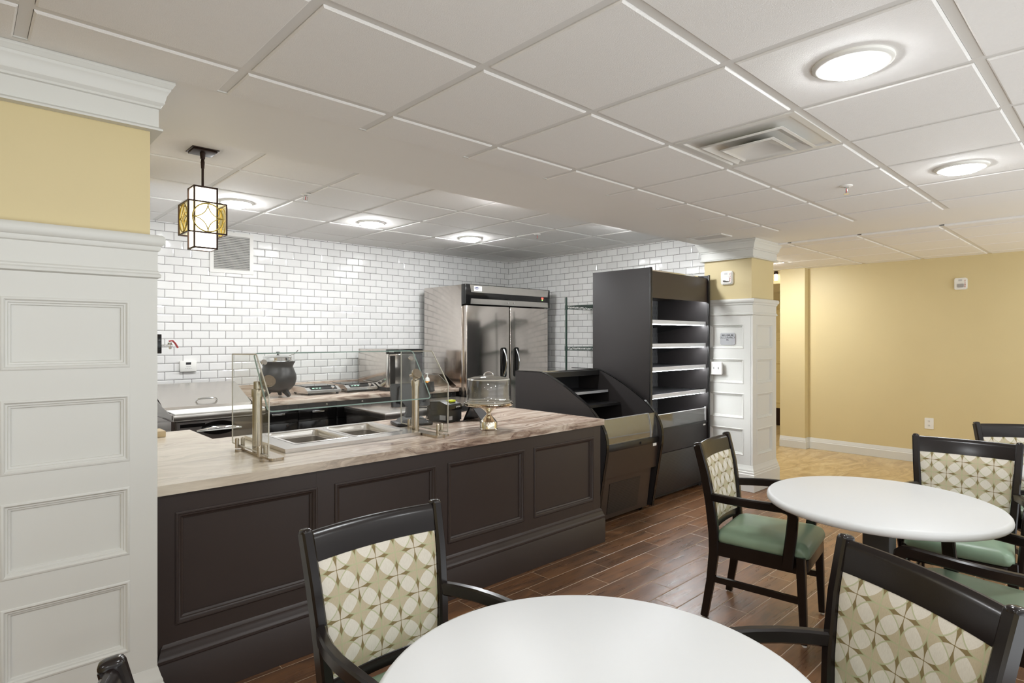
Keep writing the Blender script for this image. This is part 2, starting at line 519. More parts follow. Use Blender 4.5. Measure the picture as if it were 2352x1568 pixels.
def thing(name, label, cat, loc=(0, 0, 0), group=None):
    o = bpy.data.objects.new(name, None)
    COL.objects.link(o)
    o.location = loc
    o.empty_display_size = 0.1
    ORIG[o.name] = tuple(loc)
    o['label'] = label; o['category'] = cat
    if group: o['group'] = group
    return o

def tag(o, label, cat, group=None):
    o['label'] = label; o['category'] = cat
    if group: o['group'] = group
    return o

KIDS = {}
def children_of(o):
    return [c for c in bpy.data.objects if c.parent == o]

def dup(root, loc, rotz=0.0, label=None, group=None):
    r = root.copy(); COL.objects.link(r)
    r.location = loc; r.rotation_euler = (0, 0, rotz)
    if label: r['label'] = label
    if group: r['group'] = group
    for ch in children_of(root):
        c = ch.copy(); COL.objects.link(c); c.parent = r; c.matrix_parent_inverse = ch.matrix_parent_inverse.copy()
        for g in children_of(ch):
            d = g.copy(); COL.objects.link(d); d.parent = c; d.matrix_parent_inverse = g.matrix_parent_inverse.copy()
    return r

def lettering(name, s, size, origin, right, up, mat, parent, out=0.0006, align='CENTER', spacing=1.0):
    cu = bpy.data.curves.new(name + '_font', 'FONT')
    cu.body = s; cu.size = size; cu.align_x = align; cu.align_y = 'CENTER'; cu.extrude = out; cu.space_line = spacing; cu.offset = size * 0.004
    cu.resolution_u = 3
    tmp = bpy.data.objects.new(name + '_font', cu)
    COL.objects.link(tmp)
    dg = bpy.context.evaluated_depsgraph_get()
    me = bpy.data.meshes.new_from_object(tmp.evaluated_get(dg))
    bpy.data.objects.remove(tmp); bpy.data.curves.remove(cu)
    r, u = Vector(right).normalized(), Vector(up).normalized()
    n = r.cross(u)
    me.transform(Matrix.Translation(Vector(origin)) @ Matrix((r, u, n)).transposed().to_4x4())
    me.materials.clear(); me.materials.append(M[mat])
    me.name = name
    o = bpy.data.objects.new(name, me); COL.objects.link(o)
    if parent is not None: attach(o, parent)
    return o

def arc(cx, cy, r, a0, a1, n):
    return [(cx + r * math.cos(a0 + (a1 - a0) * i / n), cy + r * math.sin(a0 + (a1 - a0) * i / n)) for i in range(n + 1)]

def rrect(x0, x1, y0, y1, r, n=5):
    return (arc(x1 - r, y0 + r, r, -PI / 2, 0, n) + arc(x1 - r, y1 - r, r, 0, PI / 2, n)
            + arc(x0 + r, y1 - r, r, PI / 2, PI, n) + arc(x0 + r, y0 + r, r, PI, 1.5 * PI, n))

# ------------------------------------------------------------------ the setting
ZC, ZK, ZF = 2.468, 2.597, 2.455      # dining ceiling, kitchen ceiling, far ceiling
G = 0.6096
GX0, GY0 = 1.2305 * G, 0.6272 * G       # world position of grid line 0 in X and Y

m = MB(); m.box(-3.2, 6.1, -1.2, 3.3, -0.06, 0.0); m.box(-3.2, 0.8, 3.3, 6.6, -0.06, 0.0); m.box(5.6, 6.1, 3.3, 6.6, -0.06, 0.0); m.build('floor', 'plank', kind='structure')
m = MB(); m.box(0.8, 5.6, 3.3, 6.6, -0.06, 0.0); m.build('floor', 'kfloor', kind='structure')  # unseen floor, made pale to bounce light up to the kitchen ceiling
m = MB(); m.box(6.1, 13.0, -1.2, 6.6, -0.06, 0.0); m.build('floor', 'stone', kind='structure')

def grid_ceiling(x0, x1, y0, y1, z, ox, oy, step, skip=(), holes=()):
    """lay-in tiles with recessed edges between T-bars; one mesh"""
    m = MB()
    i0, i1 = math.floor((x0 - ox) / step), math.ceil((x1 - ox) / step)
    j0, j1 = math.floor((y0 - oy) / step), math.ceil((y1 - oy) / step)
    m.mi = 0
    for i in range(i0, i1):
        for j in range(j0, j1):
            if (i, j) in skip: continue
            a0, a1 = max(x0, ox + i * step + 0.018), min(x1, ox + (i + 1) * step - 0.018)
            b0, b1 = max(y0, oy + j * step + 0.018), min(y1, oy + (j + 1) * step - 0.018)
            if a1 - a0 < 0.02 or b1 - b0 < 0.02: continue
            e = 0.006
            low = [m.v(p) for p in ((a0 + e, b0 + e, z - 0.007), (a1 - e, b0 + e, z - 0.007), (a1 - e, b1 - e, z - 0.007), (a0 + e, b1 - e, z - 0.007))]
            mid = [m.v(p) for p in ((a0, b0, z - 0.003), (a1, b0, z - 0.003), (a1, b1, z - 0.003), (a0, b1, z - 0.003))]
            top = [m.v(p) for p in ((a0, b0, z + 0.012), (a1, b0, z + 0.012), (a1, b1, z + 0.012), (a0, b1, z + 0.012))]
            m.f(low[::-1])
            for A, B in ((low, mid), (mid, top)):
                for k in range(4):
                    l = (k + 1) % 4
                    m.f([A[k], A[l], B[l], B[k]])
    m.mi = 1
    for i in range(i0, i1 + 1):
        x = ox + i * step
        if x0 - 0.001 <= x <= x1 + 0.001: m.box(max(x0, x - 0.0165), min(x1, x + 0.0165), y0, y1, z, z + 0.004)
    for j in range(j0, j1 + 1):
        y = oy + j * step
        if y0 - 0.001 <= y <= y1 + 0.001: m.box(x0, x1, max(y0, y - 0.0165), min(y1, y + 0.0165), z + 0.0002, z + 0.0042)
    # backing above, pierced where a diffuser stands
    m.mi = 1
    if holes:
        hx0, hx1, hy0, hy1 = holes
        for r in ((x0, x1, y0, hy0), (x0, x1, hy1, y1), (x0, hx0, hy0, hy1), (hx1, x1, hy0, hy1)):
            m.box(r[0], r[1], r[2], r[3], z + 0.0125, z + 0.02)
    else:
        m.box(x0, x1, y0, y1, z + 0.0125, z + 0.02)
    return m.build('ceiling', ['ceil', 'grid'], kind='structure', smooth=15)

DX0, DX1, DY0, DY1 = GX0 + 3 * G, GX0 + 4 * G, GY0 + 1 * G, GY0 + 2 * G
grid_ceiling(-3.2, 5.39, -3.6, 2.47, ZC, GX0, GY0, G, skip={(3, 1)}, holes=(DX0, DX1, DY0, DY1))
# kitchen grid sits higher; line j=0 at y=4.0, line i=0 at x=1.311
grid_ceiling(0.55, 5.79, 3.145, 6.25, ZK, 1.311, 4.004, G)
grid_ceiling(6.11, 11.0, -3.6, 6.4, ZF, 6.305, 1.79, 0.632)

def soffit(name, x0, x1, y0, y1, z0=ZC, z1=2.72):
    m = MB(); m.box(x0, x1, y0, y1, z0, z1)
    return m.build(name, 'soffit', kind='structure')
soffit('trim_1', -3.2, 6.11, 2.472, 3.145)
soffit('trim_2', 5.392, 6.11, -3.6, 2.471)
# pale wall angle along the edge of the dining grid
m = MB(); m.box(-3.2, 5.39, 2.462, 2.4715, ZC - 0.004, ZC + 0.012); m.build('trim_3', 'white', kind='structure')

# tiled kitchen walls, yellow dining walls
m = MB(); m.box(0.55, 5.95, 6.25, 6.4, 0, 2.75); m.build('wall_kitchen_long', 'tile_x', kind='structure')
m = MB(); m.box(5.79, 5.95, 3.11, 6.25, 0, 2.75); m.build('wall_kitchen_end', 'tile_y', kind='structure')
m = MB(); m.box(0.55, 0.955, 4.72, 6.25, 0, 2.75); m.build('wall_kitchen_left', 'tile_y', kind='structure')
XW, XP = 8.45, 8.33
m = MB(); m.box(-3.2, 0.90, 4.60, 4.719, 0, 2.75); m.build('wall_far_left', 'yellow', kind='structure')  # unseen wall closing the left opening, added to even out the light
m = MB(); m.box(-3.35, -3.2, -3.6, 6.4, 0, 2.6); m.build('wall_left_blocker', 'yellow', kind='structure')  # unseen wall, added to block environment light from the left
m = MB()
m.box(XW, XW + 0.15, -3.6, 3.10, 0, 2.6)
m.box(XP, XW + 0.15, 3.10, 3.43, 0, 2.6)
m.box(XW, XW + 0.15, 3.43, 6.4, 2.27, 2.6)
m.box(XW, XW + 0.15, 4.35, 6.4, 0, 2.27)
m.build('wall_right', 'yellow', kind='structure')
m = MB()
m.box(10.3, 10.42, 2.6, 6.4, 0, 2.6)
m.build('wall_corridor', 'yellow', kind='structure')
m = MB(); m.box(XW + 0.15, 10.3, 3.1, 4.6, 2.275, 2.35); m.build('ceiling', 'yellow', kind='structure')
m = MB(); m.box(5.95, 8.6, 6.4, 6.5, 0, 2.6); m.build('wall_back', 'yellow', kind='structure')
# panelled door at the end of the corridor
m = MB(); m.box(10.25, 10.299, 3.65, 4.75, 0.30, 2.12)
for z0, z1 in ((0.38, 0.95), (1.05, 1.5), (1.6, 2.0)):
    m.ring((10.25, 0, 0), (0, 1, 0), (0, 0, 1), (-1, 0, 0), 3.75, 4.65, z0, z1, [(0, 0), (0.01, 0.012), (0.03, 0.012), (0.04, 0)])
dr = m.build('door_1', 'cream', kind='structure')
m = MB(); m.box(10.245, 10.298, 3.65, 4.75, 0.01, 0.30); m.build('kick_plate', 'bronze', dr)

BASE = [(0, 0.001), (0.018, 0.001), (0.018, 0.095), (0.014, 0.10), (0.014, 0.112), (0.011, 0.117), (0.008, 0.135), (0.003, 0.148), (0, 0.148)]
m = MB()
m.prism([(-o, z) for o, z in BASE], -3.6, 3.082, 'y') if False else None
m.bm.free()
m = MB()
def base_run(m, pts):
    """baseboard along a plan polyline; the wall lies on the left of the walk"""
    n = len(pts); rings = []
    P = [Vector((p[0], p[1], 0)) for p in pts]
    for i in range(n):
        d0 = (P[i] - P[i - 1]).normalized() if i else None
        d1 = (P[i + 1] - P[i]).normalized() if i < n - 1 else None
        n0 = Vector((d0.y, -d0.x, 0)) if d0 else None
        n1 = Vector((d1.y, -d1.x, 0)) if d1 else None
        if n0 and n1:
            mit = (n0 + n1); mit = mit / max(0.2, mit.dot(n0))
        else: mit = n0 or n1
        rings.append([m.v(P[i] + mit * o + Vector((0, 0, z))) for o, z in BASE])
    for A, B in zip(rings, rings[1:]):
        for k in range(len(BASE) - 1):
            m.f([A[k], A[k + 1], B[k + 1], B[k]])
base_run(m, [(XW - 0.001, 3.43 + 0.06), (XP - 0.001, 3.431), (XP - 0.001, 3.099), (XW - 0.001, 3.099), (XW - 0.001, -3.6)][1:])
m.build('baseboard_right', 'white', kind='structure')

# ------------------------------------------------------------------ panelled columns
PANELS = [(0.342, 0.605), (0.701, 0.952), (1.046, 1.293), (1.392, 1.638)]
def column(x0, x1, y0, y1, label):
    t = thing('column', label, 'column', ((x0 + x1) / 2, (y0 + y1) / 2, 0), 'panelled columns under the soffit')
    m = MB(); m.box(x0, x1, y0, y1, 0.001, ZC - 0.002); m.build('shaft', 'yellow', t)
    m = MB()
    m.rect_lathe(x0, x1, y0, y1, [(0, 2.284), (.036, 2.284), (.036, 2.291), (.028, 2.297), (.024, 2.30), (.024, 2.366), (.031, 2.369), (.031, 2.377),
                                  (.035, 2.381), (.041, 2.388), (.041, 2.395), (.043, 2.40), (.046, 2.415), (.054, 2.43), (.058, 2.436), (.058, 2.441),
                                  (.062, 2.444), (.066, 2.452), (.070, 2.457), (.070, ZC - 0.001), (0, ZC - 0.001)])
    m.build('crown_moulding', 'white', t)
    # wainscot: stiles and rails stand proud of recessed panels
    m = MB()
    W = 0.02
    m.rect_lathe(x0, x1, y0, y1, [(0.001, 0.2), (0.004, 0.2), (0.004, 1.72), (0.001, 1.72)])
    for side in range(4):
        if side == 0: o, u, n, L = (x0 - W, y0, 0), (1, 0, 0), (0, -1, 0), x1 - x0 + 2 * W
        elif side == 1: o, u, n, L = (x0, y1, 0), (0, -1, 0), (-1, 0, 0), y1 - y0
        elif side == 2: o, u, n, L = (x1 + W, y1, 0), (-1, 0, 0), (0, 1, 0), x1 - x0 + 2 * W
        else: o, u, n, L = (x1, y0, 0), (0, 1, 0), (1, 0, 0), y1 - y0
        o, u, n = Vector(o), Vector(u), Vector(n)
        F = Matrix.Translation(o) @ Matrix((u, Vector((0, 0, 1)), n)).transposed().to_4x4()
        m.xf = F
        st = 0.089 if side % 2 == 0 else 0.069
        ov = 0.0
        m.box(0.0, st, 0.2, 1.735, 0.002, W)
        m.box(L - st, L, 0.2, 1.735, 0.002, W)
        zs = [0.2] + [z for p in PANELS for z in p] + [1.735]
        for k in range(0, len(zs), 2):
            m.box(st, L - st, zs[k], zs[k + 1], 0.002, W - 0.0003)
        for z0, z1 in PANELS:
            m.ring((0, 0, 0), (1, 0, 0), (0, 1, 0), (0, 0, 1), st, L - st, z0, z1,
                   [(0, 0.003), (0, W + 0.001), (0.003, W + 0.003), (0.008, W + 0.003), (0.011, W), (0.013, W - 0.003), (0.018, W - 0.004),
                    (0.020, W - 0.008), (0.026, W - 0.010), (0.028, W - 0.015), (0.030, 0.0045)])
        m.xf = Matrix.Identity(4)
    m.build('wainscot', 'white', t)
    m = MB()
    m.rect_lathe(x0, x1, y0, y1, [(0.0, 1.724), (.0205, 1.724), (.030, 1.729), (.031, 1.738), (.026, 1.744), (.026, 1.749), (.021, 1.755), (.021, 1.826),
                                  (.027, 1.830), (.030, 1.838), (.030, 1.846), (.037, 1.850), (.042, 1.860), (.043, 1.872), (.040, 1.882), (.034, 1.888), (0, 1.890)])
    m.build('cap_moulding', 'white', t)
    m = MB()
    m.rect_lathe(x0, x1, y0, y1, [(0, 0.002), (.046, 0.002), (.046, .165), (.041, .172), (.041, .188), (.036, .194), (.036, .206), (.032, .214), (.026, .236), (.022, .252), (0, .252)])
    m.build('base_moulding', 'white', t)
    return t
column(0.026, 0.526, 2.573, 3.073, 'white panelled column with yellow top at the left end of the dark counter')
column(5.65, 6.15, 2.60, 3.10, 'white panelled column with yellow top beside the tall black display case')

# ------------------------------------------------------------------ lights in the ceilings
def downlight(name, x, y, z, lens, label, group, d=1.0):
    t = thing(name, label, 'ceiling light', (x, y, z), group)
    m = MB()
    m.lathe([(.100, -.010), (.1, -.013), (.108, -.015), (.118, -.013), (.126, -.008), (.1275, -.003), (.127, 0.0), (.100, 0.0), (.100, -.010)], (x, y, z), 48, cap0=False, cap1=False)
    m.build('trim_ring', 'plate', t)
    m = MB()
    m.lathe([(r, -.012 - (h - .012) * d) for r, h in ((0, .036), (.03, .0352), (.06, .0328), (.08, .028), (.093, .0215), (.098, .017), (.0995, .012))], (x, y, z), 40, cap0=False, cap1=False)
    m.build('lens', lens, t)
    return t
GD, GK = 'round downlights in the dining ceiling', 'round downlights in the kitchen ceiling'
X3, Y3 = GX0 + 2.5 * G, GY0 + 0.5 * G
first = downlight('downlight', X3, Y3, ZC - 0.007, 'lens', 'large glowing round downlight nearest the camera, top right of the picture', GD)
def lamp_copy(src, x, y, z, label, group):
    return dup(src, (x, y, z), 0, label, group)
lamp_copy(first, X3 + 3 * G, Y3, ZC - 0.007, 'smaller glowing round downlight at the right, in the row past the sprinkler', GD)
k1 = downlight('kitchen_downlight', 1.616, 4.96, ZK - 0.007, 'lens_k', 'kitchen downlight just behind the hanging lantern, nearest the wall return grille', GK, 1.3)
lamp_copy(k1, 1.616 + 2 * G, 4.97, ZK - 0.007, 'middle one of the three kitchen downlights', GK)
lamp_copy(k1, 1.616 + 4 * G, 4.99, ZK - 0.007, 'kitchen downlight nearest the corner of the tiled walls', GK)
HID_FILL = 'added unseen downlight behind the soffit edge that brightens the kitchen'  # fill lamps added out of view to brighten end wall and kitchen ceiling
lamp_copy(k1, 3.1, 3.33, ZK - 0.007, HID_FILL, GK)
lamp_copy(k1, 4.75, 3.33, ZK - 0.007, HID_FILL, GK)
# further lamps of the same dining ceiling, beside and behind the photographer
REST = 'round downlight of the dining ceiling outside the picture'
for i, j in ((-0.5, 0.5), (-0.5, -2.5), (2.5, -2.5), (5.5, -2.5), (-3.5, 0.5), (-3.5, -2.5)):
    lamp_copy(first, GX0 + i * G, GY0 + j * G, ZC - 0.007, REST, GD)
FAR = 'glowing downlight over the far passage hidden behind the right column'
downlight('downlight', 7.42, 3.32, ZF - 0.007, 'lens_f', FAR, 'round downlights in the far passage ceiling')
lamp_copy(first, 7.42, -0.2, ZF - 0.007, 'round downlight of the far passage ceiling outside the picture', 'round downlights in the far passage ceiling')

# ------------------------------------------------------------------ ceiling diffuser, sprinklers, return grilles
t = thing('air_diffuser', 'square white air diffuser with stepped cones in the dining ceiling', 'air vent', ((DX0 + DX1) / 2, (DY0 + DY1) / 2, ZC))
m = MB()
x0, x1, y0, y1 = DX0 + .016, DX1 - .016, DY0 + .016, DY1 - .016
m.rect_lathe(x0, x1, y0, y1, [(0, ZC + .002), (0, ZC - .005), (-.030, ZC - .006), (-.045, ZC + .012), (-.075, ZC + .055), (-.12, ZC + .085), (-.15, ZC + .095), (-.15, ZC + .10), (-.02, ZC + .10)])
bm = m.bm
bmesh.ops.delete(bm, geom=[f for f in bm.faces if len(f.verts) == 4 and abs(f.calc_center_median().z - (ZC + .10)) < .004 and f.calc_area() > .3 or (len(f.verts) == 4 and abs(f.normal.z) > .9 and f.calc_area() > .28)], context='FACES')
m.build('outer_cone', 'vent', t)
m = MB()
cx, cy = (x0 + x1) / 2, (y0 + y1) / 2
m.cyl((cx, cy, ZC + .085), (cx, cy, ZC + .30), .125, .125, 32, caps=False); m.cyl((cx, cy, ZC + .080), (cx, cy, ZC + .0849), .125, .125, 32)  # closed by a near-black disc painted as the shade up the neck
m.build('duct_neck', 'void', t)
def cone(name, w, z, h, solid):
    m = MB()
    pr = [(w, z), (w - .012, z - .004), (w - .028, z + .006), (w - .07, z + h * .7), (w - .085, z + h)]
    rings = []
    for a, zz in pr:
        rings.append([m.v((cx + sx * a, cy + sy * a, zz)) for sx, sy in ((-1, -1), (1, -1), (1, 1), (-1, 1))])
    for A, B in zip(rings, rings[1:]):
        for k in range(4):
            l = (k + 1) % 4; m.f([A[k], A[l], B[l], B[k]])
    if solid: m.f(rings[-1])
    o = m.build(name, 'vent', t)
    md = o.modifiers.new('thick', 'SOLIDIFY'); md.thickness = .002
    return o
cone('middle_cone', .205, ZC - .022, .04, False)
cone('inner_cone', .135, ZC - .036, .030, True)
m = MB(); m.box(cx - .004, cx + .004, cy - .22, cy + .22, ZC + .03, ZC + .04); m.box(cx - .22, cx + .22, cy - .004, cy + .004, ZC + .03, ZC + .04); m.build('strut', 'vent', t)

def sprinkler(x, y, z, label, cone=False):
    t = thing('sprinkler', label, 'sprinkler', (x, y, z), 'ceiling sprinklers')
    m = MB(); m.lathe([(.036, 0), (.036, -.003), (.028, -.008), (.014, -.010), (.012, -.004)], (x, y, z), 24, cap1=False); m.build('escutcheon', 'plate', t)
    m = MB()
    m.cyl((x, y, z), (x, y, z - .018), .009)
    for s in (-1, 1): m.tube([(x + s * .009, y, z - .014), (x + s * .016, y, z - .026), (x + s * .015, y, z - .040), (x + s * .004, y, z - .048)], .0028, 6, (0, 1, 0))
    m.lathe([(.0, -.046), (.006, -.047), (.016, -.050), (.016, -.052), (0, -.052)], (x, y, z), 16)
    m.build('frame', 'chrome', t)
    m = MB(); m.cyl((x, y, z - .018), (x, y, z - .044), .0028); m.build('bulb', 'red', t)
sprinkler(4.083, 1.269, ZC - .007, 'pendent sprinkler with red bulb in the dining ceiling beside the downlights')
sprinkler(1.911, 4.33, ZK - .007, 'pendent sprinkler in the kitchen ceiling between lantern and middle downlight')
sprinkler(4.42, 4.33, ZK - .007, 'pendent sprinkler in the kitchen ceiling near the end tiled wall')

t = thing('return_grille', 'flat white louvred grille in the soffit before the right column', 'air vent', (5.22, 2.82, ZC), 'louvred air grilles')
m = MB()
gx0, gx1, gy0, gy1 = 5.116, 5.33, 2.64, 3.0
for r in ((gx0, gx1, gy0, gy0 + .028), (gx0, gx1, gy1 - .028, gy1), (gx0, gx0 + .028, gy0 + .028, gy1 - .028), (gx1 - .028, gx1, gy0 + .028, gy1 - .028)):
    m.box(r[0], r[1], r[2], r[3], ZC - .010, ZC - .0005)
m.build('frame', 'vent', t)
m = MB()
for k in range(14):
    x = gx0 + .034 + k * .0112
    m.xf = Matrix.Translation((x, 0, ZC - .006)) @ Matrix.Rotation(.6, 4, 'Y')
    m.box(-.005, .005, gy0 + .028, gy1 - .028, -.0008, .0008)
m.xf = Matrix.Identity(4); m.build('louvres', 'vent', t)
m = MB(); m.box(gx0 + .028, gx1 - .028, gy0 + .028, gy1 - .028, ZC - .0015, ZC - .0006); m.build('duct_shade', 'void', t)  # thin near-black sheet in place of the shaded depth behind the louvres

t = thing('return_grille', 'square white louvred return grille high on the tiled kitchen wall', 'air vent', (1.995, 6.25, 2.355), 'louvred air grilles')
m = MB()
wx0, wx1, wz0, wz1, wy = 1.785, 2.20, 2.150, 2.560, 6.25
e = .036
for r in ((wx0, wx1, wz0, wz0 + e), (wx0, wx1, wz1 - e, wz1), (wx0, wx0 + e, wz0 + e, wz1 - e), (wx1 - e, wx1, wz0 + e, wz1 - e)):
    m.box(r[0], r[1], wy - .012, wy - .0005, r[2], r[3])
m.build('frame', 'vent', t)
m = MB()
N = 20
for k in range(N):
    z = wz0 + e + (k + .5) * (wz1 - wz0 - 2 * e) / N
    m.xf = Matrix.Translation((0, wy - .009, z)) @ Matrix.Rotation(-.65, 4, 'X')
    m.box(wx0 + e, wx1 - e, -.008, .008, -.001, .001)
m.xf = Matrix.Identity(4); m.build('louvres', 'vent', t)
m = MB(); m.box(wx0 + e, wx1 - e, wy - .0018, wy - .0006, wz0 + e, wz1 - e); m.build('duct_shade', 'void', t)  # near-black sheet on the wall painted as the shade behind the louvres

# ------------------------------------------------------------------ hanging lantern over the counter
def lantern(px, py, zt, zb, zi, label):
    t = thing('lantern_pendant', label, 'pendant lamp', (px, py, zt))
    m = MB()
    m.box(px - .072, px + .072, py - .072, py + .072, zt - .012, zt - .001, .002); m.box(px - .062, px + .062, py - .062, py + .062, zt - .022, zt - .012, .002)
    m.build('canopy', 'bronze', t)
    m = MB(); m.cyl((px, py, zt - .022), (px, py, zt - .055), .016, .012); m.cyl((px, py, zt - .055), (px, py, zt - .075), .008, .011, 12); m.cyl((px, py, zt - .075), (px, py, zt - .11), .011, .009, 12)
    m.cyl((px, py, zt - .11), (px, py, zi), .0068, .0068, 12); m.build('stem', 'bronze', t)
    w = .060
    m = MB()                      # inner box frame
    b = .009
    for sx in (-1, 1):
        for sy in (-1, 1):
            m.box(px + sx * w - b / 2, px + sx * w + b / 2, py + sy * w - b / 2, py + sy * w + b / 2, zb, zi)
    for z in (zb, zi - b):
        for s in (-1, 1):
            m.box(px - w, px + w, py + s * w - b / 2, py + s * w + b / 2, z, z + b)
            m.box(px + s * w - b / 2, px + s * w + b / 2, py - w, py + w, z, z + b)
    m.box(px - w, px + w, py - w, py + w, zi - .004, zi)
    m.build('inner_frame', 'bronze', t)
    m = MB(); m.box(px - w + .004, px + w - .004, py - w + .004, py + w - .004, zb + .004, zi - .006); m.build('opal_shade', 'opal', t)
    W, z0, z1 = .100, zb + .082, zb + .262
    m = MB(); b = .008
    for sx in (-1, 1):
        for sy in (-1, 1):
            m.box(px + sx * W - b / 2, px + sx * W + b / 2, py + sy * W - b / 2, py + sy * W + b / 2, z0, z1)
    for z in (z0, z1 - .006):
        for s in (-1, 1):
            m.box(px - W, px + W, py + s * W - b / 2, py + s * W + b / 2, z, z + .008)
            m.box(px + s * W - b / 2, px + s * W + b / 2, py - W, py + W, z, z + .006)
    m.build('outer_frame', 'bronze', t)
    zc, R = (z0 + z1) / 2, .080
    for k, (nx, ny) in enumerate(((0, -1), (-1, 0), (0, 1), (1, 0))):
        m = MB()
        if nx == 0: m.box(px - W, px + W, py + ny * W - .0012, py + ny * W + .0012, z0 + .006, z1 - .006)
        else: m.box(px + nx * W - .0012, px + nx * W + .0012, py - W, py + W, z0 + .006, z1 - .006)
        pane = m.build('art_pane', 'art', t)
        m = MB()
        def P(a, c):
            return (px + a, py + ny * (W + .001), zc + c) if nx == 0 else (px + nx * (W + .001), py + a, zc + c)
        up = (nx, ny, 0)
        m.tube([P(R * math.cos(q), R * math.sin(q)) for q in [2 * PI * i / 40 for i in range(40)]], .0036, 6, up, True)
        for sx in (-1, 1):
            for sz in (-1, 1):
                m.tube([P(sx * (R - R * math.cos(q)), sz * (R - R * math.sin(q))) for q in [PI / 2 * i / 10 for i in range(11)]], .0026, 6, up)
        m.build('leading', 'amber', pane)
    return t
lantern(1.030, 3.735, ZK, 2.014, 2.371, 'bronze and opal glass lantern pendant hanging above the counter beside the left column')

# small sconce in the passage beyond the right column
t = thing('wall_sconce', 'tiny dark sconce with white glass tube at the far passage', 'wall lamp', (8.38, 3.52, 2.36))
m = MB(); m.cyl((8.40, 3.515, 2.40), (8.40, 3.515, 2.44), .03, .022); m.cyl((8.40, 3.515, 2.42), (8.449, 3.515, 2.42), .012); m.build('bracket', 'bronze', t)
m = MB(); m.cyl((8.40, 3.515, 2.31), (8.40, 3.515, 2.40), .020); m.build('glass_tube', 'opal', t)

# ------------------------------------------------------------------ devices on walls
def strobe(x, y, z, label, s=1.0):
    """fire alarm strobe on a wall that faces -X"""
    t = thing('fire_alarm_strobe', label, 'fire alarm', (x, y, z), 'white fire alarm strobes')
    w, h = .062 * s, .068 * s
    m = MB()
    m.prism(rrect(y - w, y + w, z - h, z + h, .022 * s), x - .020, x - .0005, 'x')
    m.prism(rrect(y - w * .88, y + w * .88, z - h * .88, z + h * .88, .02 * s), x - .030, x - .020, 'x')
    m.build('housing', 'plate', t)
    m = MB(); m.prism(rrect(y - .5 * w, y + .42 * w + .004, z - .62 * h, z - .02 * h, .008), x - .037, x - .0302, 'x'); m.build('strobe_lens', 'chrome', t)
    m = MB()
    for k in range(5): m.box(x - .0315, x - .0302, y - .015, y + .020, z + .45 * h + k * .004, z + .45 * h + k * .004 + .002)
    m.build('sounder_slots', 'sign', t)
    lettering('fire_lettering', 'F\nI\nR\nE', .026 * s, (x - .0302, y - w * .70, z - .002), (0, -1, 0), (0, 0, 1), 'red', t, spacing=.85)
    return t
strobe(5.65, 2.848, 2.106, 'fire alarm strobe on the yellow top of the right column')
strobe(XW, 1.418, 2.127, 'fire alarm strobe alone on the yellow far wall')

t = thing('outlet_plate', 'white duplex outlet low on the yellow far wall', 'outlet', (XW, 1.725, .48))
m = MB(); m.prism(rrect(1.725 - .045, 1.725 + .045, .48 - .065, .48 + .065, .006), XW - .006, XW - .0005, 'x'); m.build('cover_plate', 'plate', t)
for zz in (.455, .505):
    m = MB(); m.prism(rrect(1.725 - .017, 1.725 + .017, zz - .016, zz + .016, .008), XW - .0085, XW - .006, 'x'); rc = m.build('receptacle', 'plate', t)
    m = MB()
    for dy in (-.007, .007): m.box(XW - .0092, XW - .0086, 1.725 + dy - .0015, 1.725 + dy + .0015, zz - .002, zz + .009)
    m.cyl((XW - .0092, 1.725, zz - .008), (XW - .0086, 1.725, zz - .008), .003); m.build('slots', 'ink', rc)

t = thing('switch_box', 'white switch box on the right column below the occupancy sign', 'switch', (5.63, 2.937, 1.194))
m = MB(); m.box(5.595, 5.6265, 2.885, 2.998, 1.135, 1.253, .003); m.build('back_box', 'plate', t)
m = MB(); m.box(5.589, 5.595, 2.880, 2.9985, 1.130, 1.258, .002); m.build('cover_plate', 'plate', t)
for yy in (2.915, 2.965):
    m = MB(); m.box(5.580, 5.5889, yy - .004, yy + .004, 1.186, 1.206); m.build('toggle', 'sign', t)

t = thing('occupancy_sign', 'small silver sign reading MAXIMUM OCCUPANCY 45 on the right column', 'sign', (5.64, 2.842, 1.492))
m = MB()
sy, sz, sw, sh, c = 2.842, 1.492, .079, .060, .012
m.prism([(sy - sw + c, sz - sh), (sy + sw - c, sz - sh), (sy + sw, sz - sh + c), (sy + sw, sz + sh - c), (sy + sw - c, sz + sh), (sy - sw + c, sz + sh), (sy - sw, sz + sh - c), (sy - sw, sz - sh + c)], 5.637, 5.6445, 'x')
m.build('plate', 'sign', t)
lettering('lettering', 'MAXIMUM\nOCCUPANCY\n45', .026, (5.6368, sy, sz + .012), (0, -1, 0), (0, 0, 1), 'ink', t, spacing=.9)

t = thing('wall_controller', 'white digital controller with small display on the tiled wall', 'wall control', (2.05, 6.25, 1.23))
kx = 6.25 * (.6838 - .551 * .7297) / (.7297 + .551 * .6838)
m = MB(); m.box(kx - .072, kx + .072, 6.222, 6.2495, 1.178, 1.282, .006); m.build('housing', 'plate', t)
m = MB(); m.box(kx - .022, kx + .022, 6.2205, 6.2219, 1.246, 1.268); m.build('display', 'ink', t)
m = MB()
for k in range(4): m.box(kx - .026 + k * .015, kx - .020 + k * .015, 6.2205, 6.2219, 1.208, 1.213)
m.box(kx - .02, kx + .02, 6.2205, 6.2219, 1.224, 1.229); m.build('keys', 'sign', t)

